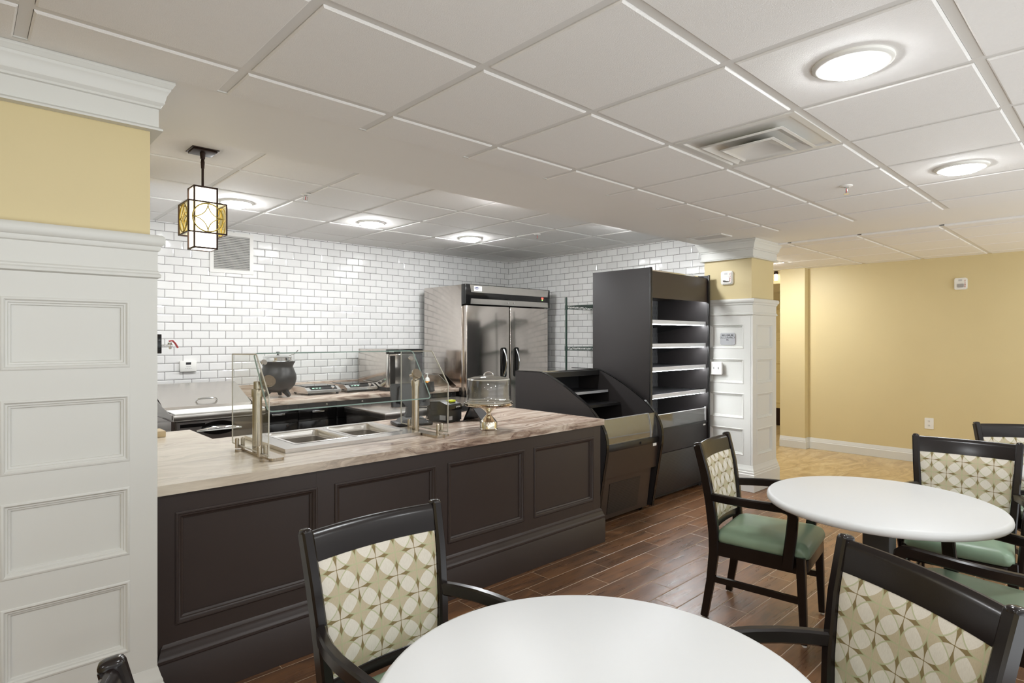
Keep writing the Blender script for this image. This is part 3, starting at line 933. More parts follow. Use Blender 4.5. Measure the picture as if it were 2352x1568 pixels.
t = thing('red_lever_tap', 'chrome tap with red lever on a black flange beside the left column', 'tap', (1.0, 4.75, 1.45))
ty, tz = 4.78, 1.455
m = MB(); m.box(.9555, 1.045, ty - .02, ty + .02, tz - .065, tz + .072, .003); m.build('flange', 'gloss', t)
m = MB(); m.cyl((1.045, ty, tz - .01), (1.10, ty, tz - .01), .007); m.cyl((1.10, ty, tz + .012), (1.103, ty, tz - .035), .014, .008); m.cyl((1.085, ty, tz - .01), (1.118, ty, tz - .01), .011); m.build('spout', 'chrome', t)
m = MB(); m.sweep([(1.095, ty, tz + .022), (1.118, ty, tz + .026), (1.135, ty, tz + .006), (1.152, ty, tz - .026)], [(-.008, -.005), (.008, -.005), (.008, .005), (-.008, .005)], (0, 0, 1)); m.build('lever', 'red', t)

# ------------------------------------------------------------------ service counter
CX0, CX1 = 0.575, 3.44
YF = 2.72
t = thing('service_counter', 'long dark panelled service counter facing the dining tables', 'counter', (2.0, 3.2, 0))
m = MB()
FR = [(.650, 1.255), (1.352, 1.956), (2.047, 2.653), (2.750, 3.360)]
PZ0, PZ1 = .321, .777
# face frame in front of a recessed back sheet
m.box(CX0, CX1 - .03, YF + .018, YF + .06, .02, .860)
xs = [CX0] + [x for p in FR for x in p] + [CX1]
for k in range(0, len(xs), 2): m.box(xs[k], xs[k + 1], YF, YF + .018, .1, .860)
for a, b in FR:
    m.box(a, b, YF + .0003, YF + .018, PZ1, .860); m.box(a, b, YF + .0003, YF + .018, .1, PZ0)
m.box(CX1 - .06, CX1, YF + .018, 3.70, .02, .860)      # right end
m.box(CX0, CX1 - .06, 3.66, 3.70, .02, .860)           # kitchen side
m.box(CX0, CX0 + .04, YF + .06, 3.66, .02, .860)
m.box(CX0 + .04, 1.06, 3.70, 4.20, .02, .860)          # short return leg
m.build('cabinet_body', 'dark', t)
for a, b in FR:
    m = MB()
    m.ring((0, YF, 0), (1, 0, 0), (0, 0, 1), (0, -1, 0), a - .004, b + .004, PZ0 - .004, PZ1 + .004,
           [(0, 0), (0, .004), (.004, .007), (.009, .007), (.012, .003), (.017, .002), (.022, -.003), (.024, -.008), (.032, -.012), (.034, -.0175)])
    m.build('panel_moulding', 'dark', t)
m = MB()
BP = [(-.03, .001), (.026, .001), (.026, .168), (.022, .174), (.022, .180), (.026, .184), (.026, .194), (.020, .200), (.018, .208), (.012, .222), (.010, .228), (.010, .236), (.004, .242), (-.001, .250), (-.03, .250)]
m.rect_lathe(CX0 + .026, CX1, YF, 3.70, BP)
m.build('base_moulding', 'dark', t)

# worktop: one L-shaped slab with a cut-out for the hot wells
m = MB()
Z0, Z1 = .861, .903
SX0, SX1, SY0, SY1 = .549, 3.463, 2.70, 3.758
hx0, hx1, hy0, hy1 = 1.25, 2.035, 3.045, 3.60
outer = [(SX0, SY0), (SX1 - .006, SY0), (SX1, SY0 + .006), (SX1, SY1), (1.09, SY1), (1.09, 4.235), (SX0, 4.235)]
def slab_faces(z, flip):
    vs = {p: m.v((p[0], p[1], z)) for p in [(SX0, SY0), (hx0, SY0), (hx1, SY0), (SX1, SY0), (SX0, hy0), (hx0, hy0), (hx1, hy0), (SX1, hy0), (SX0, hy1), (hx0, hy1), (hx1, hy1), (SX1, hy1),
         (SX0, SY1), (1.09, SY1), (hx0, SY1), (hx1, SY1), (SX1, SY1), (1.09, 4.235), (SX0, 4.235)]}
    q = [[(SX0, SY0), (hx0, SY0), (hx0, hy0), (SX0, hy0)], [(hx0, SY0), (hx1, SY0), (hx1, hy0), (hx0, hy0)], [(hx1, SY0), (SX1, SY0), (SX1, hy0), (hx1, hy0)],
         [(SX0, hy0), (hx0, hy0), (hx0, hy1), (SX0, hy1)], [(hx1, hy0), (SX1, hy0), (SX1, hy1), (hx1, hy1)],
         [(SX0, hy1), (hx0, hy1), (hx0, SY1), (1.09, SY1), (SX0, SY1)], [(hx0, hy1), (hx1, hy1), (hx1, SY1), (hx0, SY1)], [(hx1, hy1), (SX1, hy1), (SX1, SY1), (hx1, SY1)],
         [(SX0, SY1), (1.09, SY1), (1.09, 4.235), (SX0, 4.235)]]
    for f in q: m.f([vs[p] for p in (f[::-1] if flip else f)])
    return vs
A = slab_faces(Z0, True); B = slab_faces(Z1, False)
def edge_loop(l):
    for a, b in zip(l, l[1:] + l[:1]): m.f([A[a], A[b], B[b], B[a]])
edge_loop([(SX0, SY0), (hx0, SY0), (hx1, SY0), (SX1, SY0), (SX1, hy0), (SX1, hy1), (SX1, SY1), (hx1, SY1), (hx0, SY1), (1.09, SY1), (1.09, 4.235), (SX0, 4.235), (SX0, SY1), (SX0, hy1), (SX0, hy0)])
edge_loop([(hx0, hy0), (hx0, hy1), (hx1, hy1), (hx1, hy0)])
ct = m.build('countertop', 'slab')
tag(ct, 'wide cream and brown marbled countertop on the dark panelled counter', 'countertop')

t = thing('tan_box', 'small tan box at the left end of the countertop by the column', 'box', (.82, 4.08, .903))
m = MB(); m.box(.74, .905, 4.02, 4.16, .9035, .940, .003); m.build('carton', 'tan', t)

# hot wells let into the worktop
t = thing('steam_table', 'stainless drop-in unit with two rectangular hot wells in the countertop', 'steam table', (1.64, 3.32, .903))
m = MB()
RX0, RX1, RY0, RY1 = 1.225, 2.06, 3.02, 3.62
WL = [(1.33, 1.64), (1.69, 2.0)]
WY0, WY1 = 3.135, 3.555
zt = .925
def pl(x0, x1, y0, y1): m.box(x0, x1, y0, y1, zt - .003, zt)
pl(RX0, RX1, RY0, WY0); pl(RX0, RX1, WY1, RY1); pl(RX0, WL[0][0], WY0, WY1); pl(WL[0][1], WL[1][0], WY0, WY1); pl(WL[1][1], RX1, WY0, WY1)
for r in ((RX0, RX1, RY0, RY0 + .004), (RX0, RX1, RY1 - .004, RY1), (RX0, RX0 + .004, RY0 + .004, RY1 - .004), (RX1 - .004, RX1, RY0 + .004, RY1 - .004)):
    m.box(r[0], r[1], r[2], r[3], .9035, zt - .003)
m.build('rim', 'steel', t)
for a, b in WL:
    m = MB()
    r = .028
    rings = []
    for ins, z in ((-.012, zt + .001), (0, zt + .0035), (.004, zt - .002), (.006, zt - .035), (.018, zt - .036), (.020, zt - .15), (.034, zt - .165)):
        rings.append([m.v((x, y, z)) for x, y in rrect(a + ins, b - ins, WY0 + ins, WY1 - ins, max(.008, r), 6)])
    for P_, Q_ in zip(rings, rings[1:]):
        n = len(P_)
        for k in range(n): m.f([P_[k], P_[(k + 1) % n], Q_[(k + 1) % n], Q_[k]])
    m.f(rings[-1])
    o = m.build('hot_well', 'steel', t)

# sneeze guard
t = thing('sneeze_guard', 'glass sneeze guard on two brushed posts over the hot wells', 'sneeze guard', (1.62, 3.1, .903))
def guard_end(px, gx, sgn):
    m = MB(); m.prism(rrect(px - .042, px + .036, 2.865, 3.29, .030), .9035, .917, 'z')
    m.build('base_plate', 'nickel', t)
    for yy in (2.905, 3.255):
        m = MB(); m.cyl((px + .05 * sgn * -1, yy, .9035), (px + .05 * sgn * -1, yy, .9125), .026); m.build('foot_disc', 'nickel', t)
    m = MB(); m.cyl((px, 3.15, .917), (px, 3.15, 1.205), .024, .024, 20); m.lathe([(.0285, 1.195), (.0285, 1.232), (.026, 1.236), (.018, 1.236), (.018, 1.272), (.015, 1.275), (0, 1.275)], (px, 3.15, 0), 24)
    m.build('post', 'nickel', t)
    for yy in (2.955, 3.275):
        m = MB()
        for s in (-1, 1): m.lathe([(.010, .917), (.010, .962), (.008, .969), (.004, .972), (0, .9725)], (gx + s * .0145, yy, 0), 14)
        m.box(gx - .0145, gx + .0145, yy - .009, yy + .009, .917, .930)
        m.build('pane_clamp', 'nickel', t)
    # side pane
    poly = [(2.872, .930), (2.868, 1.222), (3.035, 1.418), (3.389, 1.412), (3.389, .930)]
    def rc(poly):
        return poly
    m = MB(); m.prism(rc(poly), gx - .003, gx + .003, 'x')
    sp = m.build('side_pane', 'glass', t)
    m = MB()
    q = [2.872, 2.868, 3.035, 3.389, 3.389]
    for k in range(5):
        a, b = poly[k], poly[(k + 1) % 5]
        m.sweep([(gx, a[0], a[1]), (gx, b[0], b[1])], [(-.0032, -.0032), (.0032, -.0032), (.0032, .0012), (-.0032, .0012)], (1, 0, 0))
    m.build('polished_edge', 'glass_rim', sp)
    # arm and discs that hold the sloping pane
    d = Vector((0, .20, .29)).normalized(); nrm = Vector((0, -d.z, d.y))
    def on(f): return Vector((px, 2.987 + .202 * f, 1.13 + .288 * f))
    m = MB()
    ax = px + .035 * sgn
    pz = on(.50); c = Vector((ax, pz.y, pz.z))
    m.cyl((px, 3.15, 1.262), (ax, 3.15, 1.262), .0115, .0115, 14)
    m.cyl((ax, 3.15, 1.262), tuple(c + nrm * -.004), .0115, .0115, 14)
    m.build('pane_arm', 'nickel', t)
    m = MB(); m.cyl(tuple(c + nrm * .004), tuple(c + nrm * .014), .034, .032, 24); m.cyl(tuple(c - nrm * .004), tuple(c - nrm * .012), .026, .026, 20); m.build('pane_disc', 'nickel', t)
    m = MB(); c2 = Vector((ax, on(.83).y, on(.83).z)); m.cyl(tuple(c2 + nrm * .004), tuple(c2 + nrm * .010), .016, .015, 18); m.build('pane_button', 'chrome', t)
guard_end(1.13, 1.085, 1)
guard_end(2.11, 2.158, -1)
m = MB()
d = Vector((0, .202, .288)).normalized(); nrm = Vector((0, -d.z, d.y))
L = .352
gx0, gx1 = 1.125, 2.115
pts = rrect(gx0, gx1, 0, L, .022, 5)
A = [m.v(Vector((x, 2.987, 1.13)) + d * s + nrm * -.003) for x, s in pts]; B = [m.v(Vector((x, 2.987, 1.13)) + d * s + nrm * .003) for x, s in pts]
for k in range(len(pts)): m.f([A[k], A[(k + 1) % len(pts)], B[(k + 1) % len(pts)], B[k]])
m.f(A[::-1]); m.f(B)
sp = m.build('front_pane', 'glass', t)
m = MB()
m.sweep([Vector((x, 2.987, 1.13)) + d * s for x, s in pts], [(-.0033, -.0010), (.0033, -.0010), (.0033, .0010), (-.0033, .0010)], tuple(d.cross(nrm)) if False else tuple(nrm), True)
m.build('polished_edge', 'glass_edge', sp)

# touch-screen till seen from behind
t = thing('cash_register', 'black touch-screen till on a waisted stand behind the sneeze guard', 'till', (2.29, 3.42, .903))
F = Matrix.Translation((2.275, 3.44, .9035)) @ Matrix.Rotation(-.28, 4, 'Z')
m = MB(); m.xf = F
m.box(-.125, .125, -.085, .10, 0, .022, .006); m.prism([(-.085, .022), (.085, .022), (.055, .06), (-.055, .06)], -.06, .075, 'x') if False else None
m.rect_lathe(-.05, .05, -.03, .03, [(.045, .022), (.03, .04), (.012, .055), (-.005, .055)])
m.build('stand_base', 'black', t)
m = MB(); m.xf = F
m.prism([(-.055, .05), (.055, .05), (.038, .085), (.035, .115), (.085, .175), (-.085, .175), (-.035, .115), (-.038, .085)], -.02, .03, 'y'); m.build('neck', 'black', t)
m = MB(); m.xf = F @ Matrix.Translation((0, .02, .12)) @ Matrix.Rotation(-.30, 4, 'X')
m.prism(rrect(-.135, .135, 0, .165, .012), -.012, .012, 'y')
m.prism([(-.10, .03), (.10, .03), (.08, .14), (-.08, .14)], -.045, -.012, 'y')
m.build('screen_housing', 'black', t)
m = MB(); m.xf = F @ Matrix.Translation((0, .02, .12)) @ Matrix.Rotation(-.30, 4, 'X'); m.box(-.12, .12, .012, .0135, .015, .15); m.build('screen', 'gloss', t)
m = MB(); m.xf = F @ Matrix.Translation((.130, .02, .265)) @ Matrix.Rotation(-.30, 4, 'X'); m.box(-.006, .03, -.03, .02, -.05, .02, .004); m.build('card_reader', 'black', t)
m = MB(); m.tube([F @ Vector(p) for p in ((.03, -.03, .12), (.09, -.05, .118), (.115, -.045, .10), (.09, -.04, .05), (.08, -.06, .01))], .0035, 8); m.build('cable', 'black', t)

t = thing('receipt_printer', 'black receipt printer with lime sticker between till and cake stand', 'printer', (2.50, 3.42, .903))
F = Matrix.Translation((2.545, 3.43, .9035)) @ Matrix.Rotation(.22, 4, 'Z')
m = MB(); m.xf = F
m.prism([(-.10, .012), (.10, .012), (.10, .11), (.085, .140), (-.02, .147), (-.09, .125), (-.10, .10)][::-1], -.072, .072, 'x')
m.box(-.066, .066, -.094, .09, .001, .012)
m.build('housing', 'black', t)
m = MB(); m.xf = F
m.prism([(-.1015, .085), (-.108, .095), (-.104, .118), (-.09, .1275), (-.088, .125), (-.1005, .10)], -.07, .07, 'x'); m.build('paper_cover', 'gloss', t)
m = MB(); m.xf = F; m.box(-.005, .055, -.06, -.02, .1375, .1495); m.build('sticker', 'lime', t)
lettering('printer_lettering', 'EPSON', .015, F @ Vector((.025, -.1085, .107)), F.to_3x3() @ Vector((1, 0, 0)), F.to_3x3() @ Vector((0, -.12, 1)), 'plate', t)
m = MB(); m.xf = F; m.box(-.073, -.0722, -.075, -.02, .016, .05); m.box(-.065, -.03, -.1015, -.1002, .018, .045); m.build('port_plate', 'sign', t)

t = thing('tablet_stand', 'black folded tablet stand behind the cake stand', 'tablet', (2.74, 3.30, .903))
F = Matrix.Translation((2.755, 3.30, .9035)) @ Matrix.Rotation(.30, 4, 'Z')
m = MB(); m.xf = F @ Matrix.Translation((0, 0, .001)) @ Matrix.Rotation(0, 4, 'X')
m.prism([(.06, .0), (.068, .0), (.012, .112), (.0, .112), (-.002, .104)], -.10, .10, 'x'); m.build('tablet', 'gloss', t)
m = MB(); m.xf = F
m.prism([(-.075, .001), (-.068, .001), (.004, .080), (.002, .088)], -.06, .06, 'x'); m.build('rear_leg', 'case', t)
m = MB(); m.tube([(2.58, 3.33, .907), (2.61, 3.30, .907), (2.63, 3.29, .907), (2.66, 3.31, .909)], .003, 6); m.build('cable', 'black', t)

# cake stand with clear dome
CKX, CKY, CKZ = 2.53, 2.925, .9035
t = thing('cake_stand', 'polished silver pedestal cake stand on the countertop', 'cake stand', (CKX, CKY, CKZ))
m = MB()
m.lathe([(0, 0), (.060, 0), (.062, .003), (.058, .006), (.057, .009), (.057, .046), (.052, .054), (.029, .080), (.0165, .093), (.0145, .101), (.0165, .109), (.032, .124), (.050, .137), (.056, .144), (.056, .157), (.03, .159), (0, .159)], (CKX, CKY, CKZ), 48)
m.build('pedestal', 'silver', t)
m = MB()
m.lathe([(0, .160), (.150, .156), (.157, .157), (.159, .160), (.159, .173), (.1635, .1755), (.160, .179), (.152, .176), (0, .175)], (CKX, CKY, CKZ), 64)
m.build('plate', 'silver', t)
t = thing('cake_dome', 'clear cake dome with a loop handle resting on the silver cake stand', 'cake cover', (CKX, CKY, CKZ + .18))
m = MB()
zb = CKZ + .1795
o_ = [(.150, 0), (.147, .004), (.143, .06), (.138, .145), (.135, .150), (.10, .162), (.06, .170), (.02, .174), (0, .1743)]
i_ = [(0, .172), (.02, .1718), (.06, .1677), (.10, .1595), (.133, .148), (.136, .145), (.141, .06), (.145, .004), (.147, 0)]
m.lathe([(r, zb + h) for r, h in o_], (CKX, CKY, 0), 64, cap0=False, cap1=False)
m.build('dome', 'acrylic', t)
m = MB(); m.lathe([(.150, zb), (.150, zb + .004), (.146, zb + .004), (.146, zb), (.150, zb)], (CKX, CKY, 0), 64, cap0=False, cap1=False)
m.lathe([(.1382, zb + .1435), (.1392, zb + .1465), (.136, zb + .1515), (.134, zb + .150)], (CKX, CKY, 0), 64, cap0=False, cap1=False); m.build('rim', 'glass_rim', t)
m = MB(); m.tube([(CKX + .030 * math.cos(a) * .80, CKY - .030 * math.cos(a) * .6, zb + .172 + .022 * math.sin(a)) for a in [PI * i / 12 for i in range(13)]], .0045, 10); m.build('handle', 'chrome', t)

# ------------------------------------------------------------------ back counter along the tiled wall
BZ = .925
t = None
bc = MB(); bc.box(1.93, 4.205, 5.38, 6.228, BZ - .042, BZ, .003)
o = bc.build('back_countertop', 'slab'); tag(o, 'brown marbled back countertop along the tiled wall', 'countertop')
bc = MB(); bc.box(1.93, 4.205, 6.2285, 6.2495, BZ - .042, BZ + .095, .002); o = bc.build('backsplash', 'slab'); tag(o, 'low brown marbled upstand against the tiled wall behind the kettle', 'backsplash')
W6 = .385
for k in range(6):
    x0 = 1.94 + k * W6; x1 = min(x0 + W6 - .002, 4.20)
    lab = ['first', 'second', 'third', 'fourth', 'fifth', 'sixth'][k]
    t = thing('base_cabinet', '%s black base cabinet from the sandwich fridge under the back countertop' % lab, 'cabinet', ((x0 + x1) / 2, 5.8, 0), 'black base cabinets under the back countertop')
    m = MB(); m.box(x0, x1, 5.45, 6.22, .09, BZ - .043); m.box(x0, x1, 5.50, 6.22, .001, .09); m.build('carcass', 'case', t)
    for nm, z0, z1 in (('fascia', .832, .878), ('drawer', .712, .829), ('door', .10, .709)):
        m = MB(); m.box(x0 + .002, x1 - .002, 5.43, 5.4495, z0, z1, .001); p = m.build(nm, 'gloss' if nm != 'fascia' else 'case', t)
        cx = (x0 + x1) / 2
        if nm == 'drawer':
            m = MB(); m.box(cx - .06, cx + .06, 5.410, 5.431, z1 - .040, z1 - .026, .001); m.build('pull', 'chrome', p)
        else:
            m = MB(); zz = .855 if nm == 'fascia' else .684
            m.cyl((cx + .09, 5.424, zz), (cx + .09, 5.4305, zz), .010, .010, 16); m.build('lock', 'chrome', p)

# soup kettle
KX, KY = 2.255, 5.74
t = thing('soup_kettle', 'round black soup kettle with steel lid on the back countertop', 'soup kettle', (KX, KY, BZ))
m = MB()
m.lathe([(0, .05), (.075, .052), (.12, .075), (.158, .12), (.172, .175), (.170, .215), (.155, .255), (.140, .285), (.138, .30), (.148, .325), (.160, .342), (.160, .348), (.150, .350), (.10, .35), (0, .35)], (KX, KY, BZ), 48); m.build('pot', 'pot', t)
m = MB(); m.lathe([(.150, .350), (.150, .356), (.136, .360), (.132, .385), (.136, .390), (.130, .396), (.09, .408), (.04, .414), (0, .415)], (KX, KY, BZ), 48, cap0=False); m.build('lid', 'chrome', t)
m = MB(); m.cyl((KX, KY, BZ + .412), (KX, KY, BZ + .425), .008); m.lathe([(.010, .425), (.018, .432), (.016, .440), (0, .443)], (KX, KY, BZ), 20); m.build('lid_knob', 'black', t)
m = MB(); m.tube([(KX + .08, KY - .05, BZ + .40), (KX + .14, KY - .06, BZ + .42), (KX + .175, KY - .06, BZ + .455)], .004, 8); m.build('ladle_handle', 'chrome', t)
for k in range(3):
    a = -PI / 2 + .5 + k * 2 * PI / 3
    m = MB(); m.sweep([(KX + math.cos(a) * r, KY + math.sin(a) * r, BZ + z) for r, z in ((.085, .065), (.105, .045), (.128, .022), (.136, .0135))], lambda i, q: [(s * (.022 - .010 * q), u * (.022 - .010 * q)) for s, u in ((-1, -1), (1, -1), (1, 1), (-1, 1))]); m.build('foot', 'pot', t)

# two induction cookers
def cooker(x0, y0, label):
    x1, y1 = x0 + .36, y0 + .40
    t = thing('induction_cooker', label, 'induction cooker', ((x0 + x1) / 2, (y0 + y1) / 2, BZ), 'induction cookers on the back countertop')
    m = MB(); m.prism([(y0, BZ + .022), (y0 + .015, BZ + .016), (y1, BZ + .016), (y1, BZ + .082), (y0 + .085, BZ + .078), (y0 + .010, BZ + .045)], x0, x1, 'x'); m.build('housing', 'chrome', t)
    m = MB(); m.box(x0 + .02, x1 - .02, y0 + .095, y1 - .015, BZ + .0802, BZ + .086); m.build('glass_plate', 'gloss', t)
    m = MB()
    a, b = Vector((0, y0 + .012, BZ + .047)), Vector((0, y0 + .083, BZ + .0785))
    n = Vector((0, -(b - a).z, (b - a).y)).normalized()
    q0, q1 = a.lerp(b, .2), a.lerp(b, .85)
    m.prism([(p.y, p.z) for p in (q0, q1, q1 + n * .0015, q0 + n * .0015)], x0 + .05, x1 - .03, 'x'); p = m.build('control_strip', 'ink', t)
    c = a.lerp(b, .5)
    for k in range(3):
        m = MB(); m.box(x0 + .07 + k * .035, x0 + .088 + k * .035, c.y - .006, c.y + .006, c.z + n.z * .0016, c.z + n.z * .0016 + .004); m.build('indicator', 'cyan_led', p)
    m = MB(); kx = x1 - .075; cc = c + n * .0016; m.cyl((kx, cc.y, cc.z), tuple(Vector((kx, cc.y, cc.z)) + n * .014), .021, .019, 20); m.build('dial', 'chrome', t)
    for fx in (x0 + .03, x1 - .03):
        for fy in (y0 + .03, y1 - .03):
            m = MB(); m.cyl((fx, fy, BZ + .0005), (fx, fy, BZ + .017), .014); m.build('foot', 'black', t)
cooker(2.52, 5.66, 'induction cooker nearer the soup kettle')
cooker(2.97, 5.70, 'induction cooker nearer the oven')

# high-speed oven
t = thing('countertop_oven', 'boxy stainless countertop oven standing on the back countertop', 'oven', (3.56, 5.85, BZ))
OX0, OX1, OY0, OY1, OZ0, OZ1 = 3.34, 3.80, 5.52, 6.15, .968, 1.378
m = MB(); m.box(OX0, OX1, OY0 + .03, OY1, OZ0, OZ1, .004); m.build('cabinet', 'steel_v', t)
m = MB(); m.box(OX0 + .01, OX1 - .01, OY0 + .03, OY1 - .03, BZ + .0008, OZ0 - .001); m.build('plinth', 'black', t)
m = MB(); m.box(OX0, OX1, OY0 + .005, OY0 + .0295, OZ1 - .05, OZ1, .003); p = m.build('control_fascia', 'gloss', t)
lettering('oven_lettering', 'Amana', .022, (OX0 + .055, OY0 + .0045, OZ1 - .026), (1, 0, 0), (0, 0, 1), 'plate', p)
m = MB(); m.box(OX0, OX0 + .028, OY0 + .004, OY0 + .0295, OZ0, OZ1 - .052, .004); m.build('door_handle', 'steel', t)
m = MB(); m.box(OX0 + .03, OX1 - .095, OY0 + .004, OY0 + .0295, OZ0 + .012, OZ1 - .052, .006); p = m.build('door', 'steel_v', t)
m = MB(); m.box(OX0 + .035, OX0 + .10, OY0 + .0025, OY0 + .0038, OZ0 + .03, OZ1 - .07); m.build('window', 'gloss', p)
m = MB(); m.box(OX1 - .092, OX1 - .005, OY0 + .004, OY0 + .0295, OZ0 + .012, OZ1 - .052, .003); p = m.build('keypad_panel', 'ink', t)
m = MB()
for r in range(8):
    for c in range(3): m.box(OX1 - .084 + c * .026, OX1 - .064 + c * .026, OY0 + .003, OY0 + .0039, OZ0 + .04 + r * .034, OZ0 + .060 + r * .034)
m.build('keys', 'case', p)

# tap, bottle and splash plate at the end of the back counter
t = thing('gooseneck_faucet', 'chrome gooseneck faucet between oven and fridge', 'faucet', (3.93, 6.05, BZ))
m = MB(); m.tube([(3.90, 6.08, BZ + .002), (3.90, 6.08, BZ + .28)] + [(3.90 + .0 * a, 6.08 - .07 + .07 * math.cos(a), BZ + .28 + .07 * math.sin(a)) for a in [PI * i / 10 for i in range(1, 11)]] + [(3.90, 5.94, BZ + .23)], .013, 12, (1, 0, 0)); m.build('spout', 'chrome', t)
m = MB(); m.lathe([(.03, .001), (.03, .012), (.018, .02), (.016, .06)], (3.90, 6.08, BZ), 20); m.build('base', 'chrome', t)
m = MB(); m.cyl((3.90, 6.06, BZ + .07), (3.97, 6.03, BZ + .10), .008); m.build('lever', 'chrome', t)
t = thing('soap_bottle', 'clear pump bottle with orange label beside the fridge', 'bottle', (3.915, 5.58, BZ))
m = MB(); m.lathe([(0, .001), (.028, .001), (.030, .006), (.030, .10), (.024, .118), (.012, .126), (.012, .135), (0, .136)], (3.885, 5.56, BZ), 24); m.build('body', 'plate', t)
m = MB(); m.lathe([(.0305, .012), (.0305, .085)], (3.885, 5.56, BZ), 24, cap0=False, cap1=False); m.build('label', 'orange', t)
m = MB(); m.cyl((3.885, 5.56, BZ + .135), (3.885, 5.56, BZ + .165), .007); m.box(3.855, 3.895, 5.553, 5.567, BZ + .165, BZ + .175); m.build('pump', 'plate', t)
t = thing('splash_plate', 'low steel splash plate at the right end of the back countertop', 'splash guard', (4.19, 5.7, BZ))
m = MB(); m.prism([(5.50, BZ + .001), (6.05, BZ + .001), (6.05, BZ + .135), (5.74, BZ + .135)], 4.178, 4.181, 'x'); m.build('sheet', 'steel_v', t)
m = MB(); m.tube([(4.1795, 5.50, BZ + .002), (4.1795, 5.74, BZ + .135), (4.1795, 6.05, BZ + .135)], .003, 6, (1, 0, 0)); m.build('rolled_edge', 'chrome', t)

# sandwich preparation fridge
t = thing('sandwich_prep_fridge', 'stainless sandwich prep fridge with sloping lid behind the left column', 'prep fridge', (1.55, 5.55, 0))
QX0, QX1, QY0, QY1 = 1.20, 1.905, 5.12, 5.98
m = MB(); m.box(QX0, QX1, QY0 + .05, QY1, .12, .845); m.box(QX0, QX1, QY0 + .03, QY1, .845, .90, .004); m.box(QX0 + .02, QX1 - .02, QY0 + .09, QY1, .001, .12); m.build('cabinet', 'steel_v', t)
m = MB(); m.box(QX0 + .01, QX1 - .01, QY0 - .02, QY0 + .28, .9005, .912, .002); m.build('cutting_board', 'board', t)
m = MB(); m.box(QX0 + .002, QX1 - .002, QY0 - .012, QY0 + .0295, .85, .9002, .004); m.build('front_rail', 'steel', t)
m = MB(); m.prism([(QY0 + .31, .9005), (QY0 + .325, .93), (QY1 - .10, 1.09), (QY1, 1.09), (QY1, .9005)], QX0 + .004, QX1 - .004, 'x'); p = m.build('sloping_lid', 'steel', t)
m = MB(); a0 = Vector((0, QY0 + .40, .972)); nn = Vector((0, -.33, .94))
cxm = (QX0 + QX1) / 2
m.tube([(cxm - .085, QY0 + .40, .960), (cxm - .07, QY0 + .385, .978), (cxm - .03, QY0 + .378, .984), (cxm + .03, QY0 + .378, .984), (cxm + .07, QY0 + .385, .978), (cxm + .085, QY0 + .40, .960)], .008, 10); m.build('lid_handle', 'chrome', p)
m = MB()
for xx in (QX0 - .004, QX1 + .001):
    m.prism([(QY0 + .02, .86), (QY1, .86), (QY1, 1.06), (QY0 + .32, .94), (QY0 + .10, .905), (QY0 + .02, .90)], xx, xx + .003, 'x')
m.build('cheek_plate', 'steel', t)
m = MB(); m.box(QX0 + .03, QX1 - .03, QY0, QY0 + .0495, .15, .84, .006); p = m.build('door', 'brown', t)
m = MB(); m.box(QX0 + .05, QX0 + .23, QY0 - .003, QY0 - .0005, .795, .822); m.build('badge', 'gloss', p)
m = MB()
hx, hz = 1.535, .775
poly = [(hx + .135 * math.cos(a), hz + .055 * math.sin(a)) for a in [2 * PI * i / 32 for i in range(32)]]
m.prism(poly, QY0 - .004, QY0 - .0005, 'y'); m.build('handle_recess', 'gloss', p)
m = MB(); m.sweep([(hx - .17 + .34 * q, QY0 - .012 - .022 * math.sin(PI * q), hz - .012 + .0 * q + .012 * math.sin(PI * q)) for q in [i / 14 for i in range(15)]],
    lambda i, q: [(a * (.006 + .010 * math.sin(PI * q)), b * (.007 + .011 * math.sin(PI * q))) for a, b in [(math.cos(2 * PI * k / 10), math.sin(2 * PI * k / 10)) for k in range(10)]]); m.build('handle', 'chrome', p)

# stainless undercounter unit standing between the counters
t = thing('worktop_fridge', 'low stainless worktop fridge standing between the two counters', 'worktop fridge', (3.43, 4.9, 0))
IX0, IX1, IY0, IY1, IZ = 2.72, 4.10, 4.53, 5.29, .84
m = MB(); m.box(IX0, IX1, IY0, IY1, IZ - .055, IZ, .004); m.build('worktop', 'steel', t)
m = MB(); m.box(IX0 + .02, IX1 - .02, IY0 + .05, IY1 - .01, .10, IZ - .0555); m.build('cabinet', 'steel_v', t)
for k in range(2):
    m = MB(); m.box(IX0 + .03 + k * .665, IX0 + .685 + k * .665, IY0 + .01, IY0 + .0495, .14, .76, .006); p = m.build('door', 'steel_v', t)
    m = MB(); m.box(IX0 + .25 + k * .665, IX0 + .45 + k * .665, IY0 - .006, IY0 + .0095, .70, .72, .003); m.build('handle', 'chrome', p)
for xx in (IX0 + .06, IX1 - .06):
    for yy in (IY0 + .1, IY1 - .08):
        m = MB(); m.cyl((xx, yy, .001), (xx, yy, .0995), .022); m.build('foot', 'black', t)

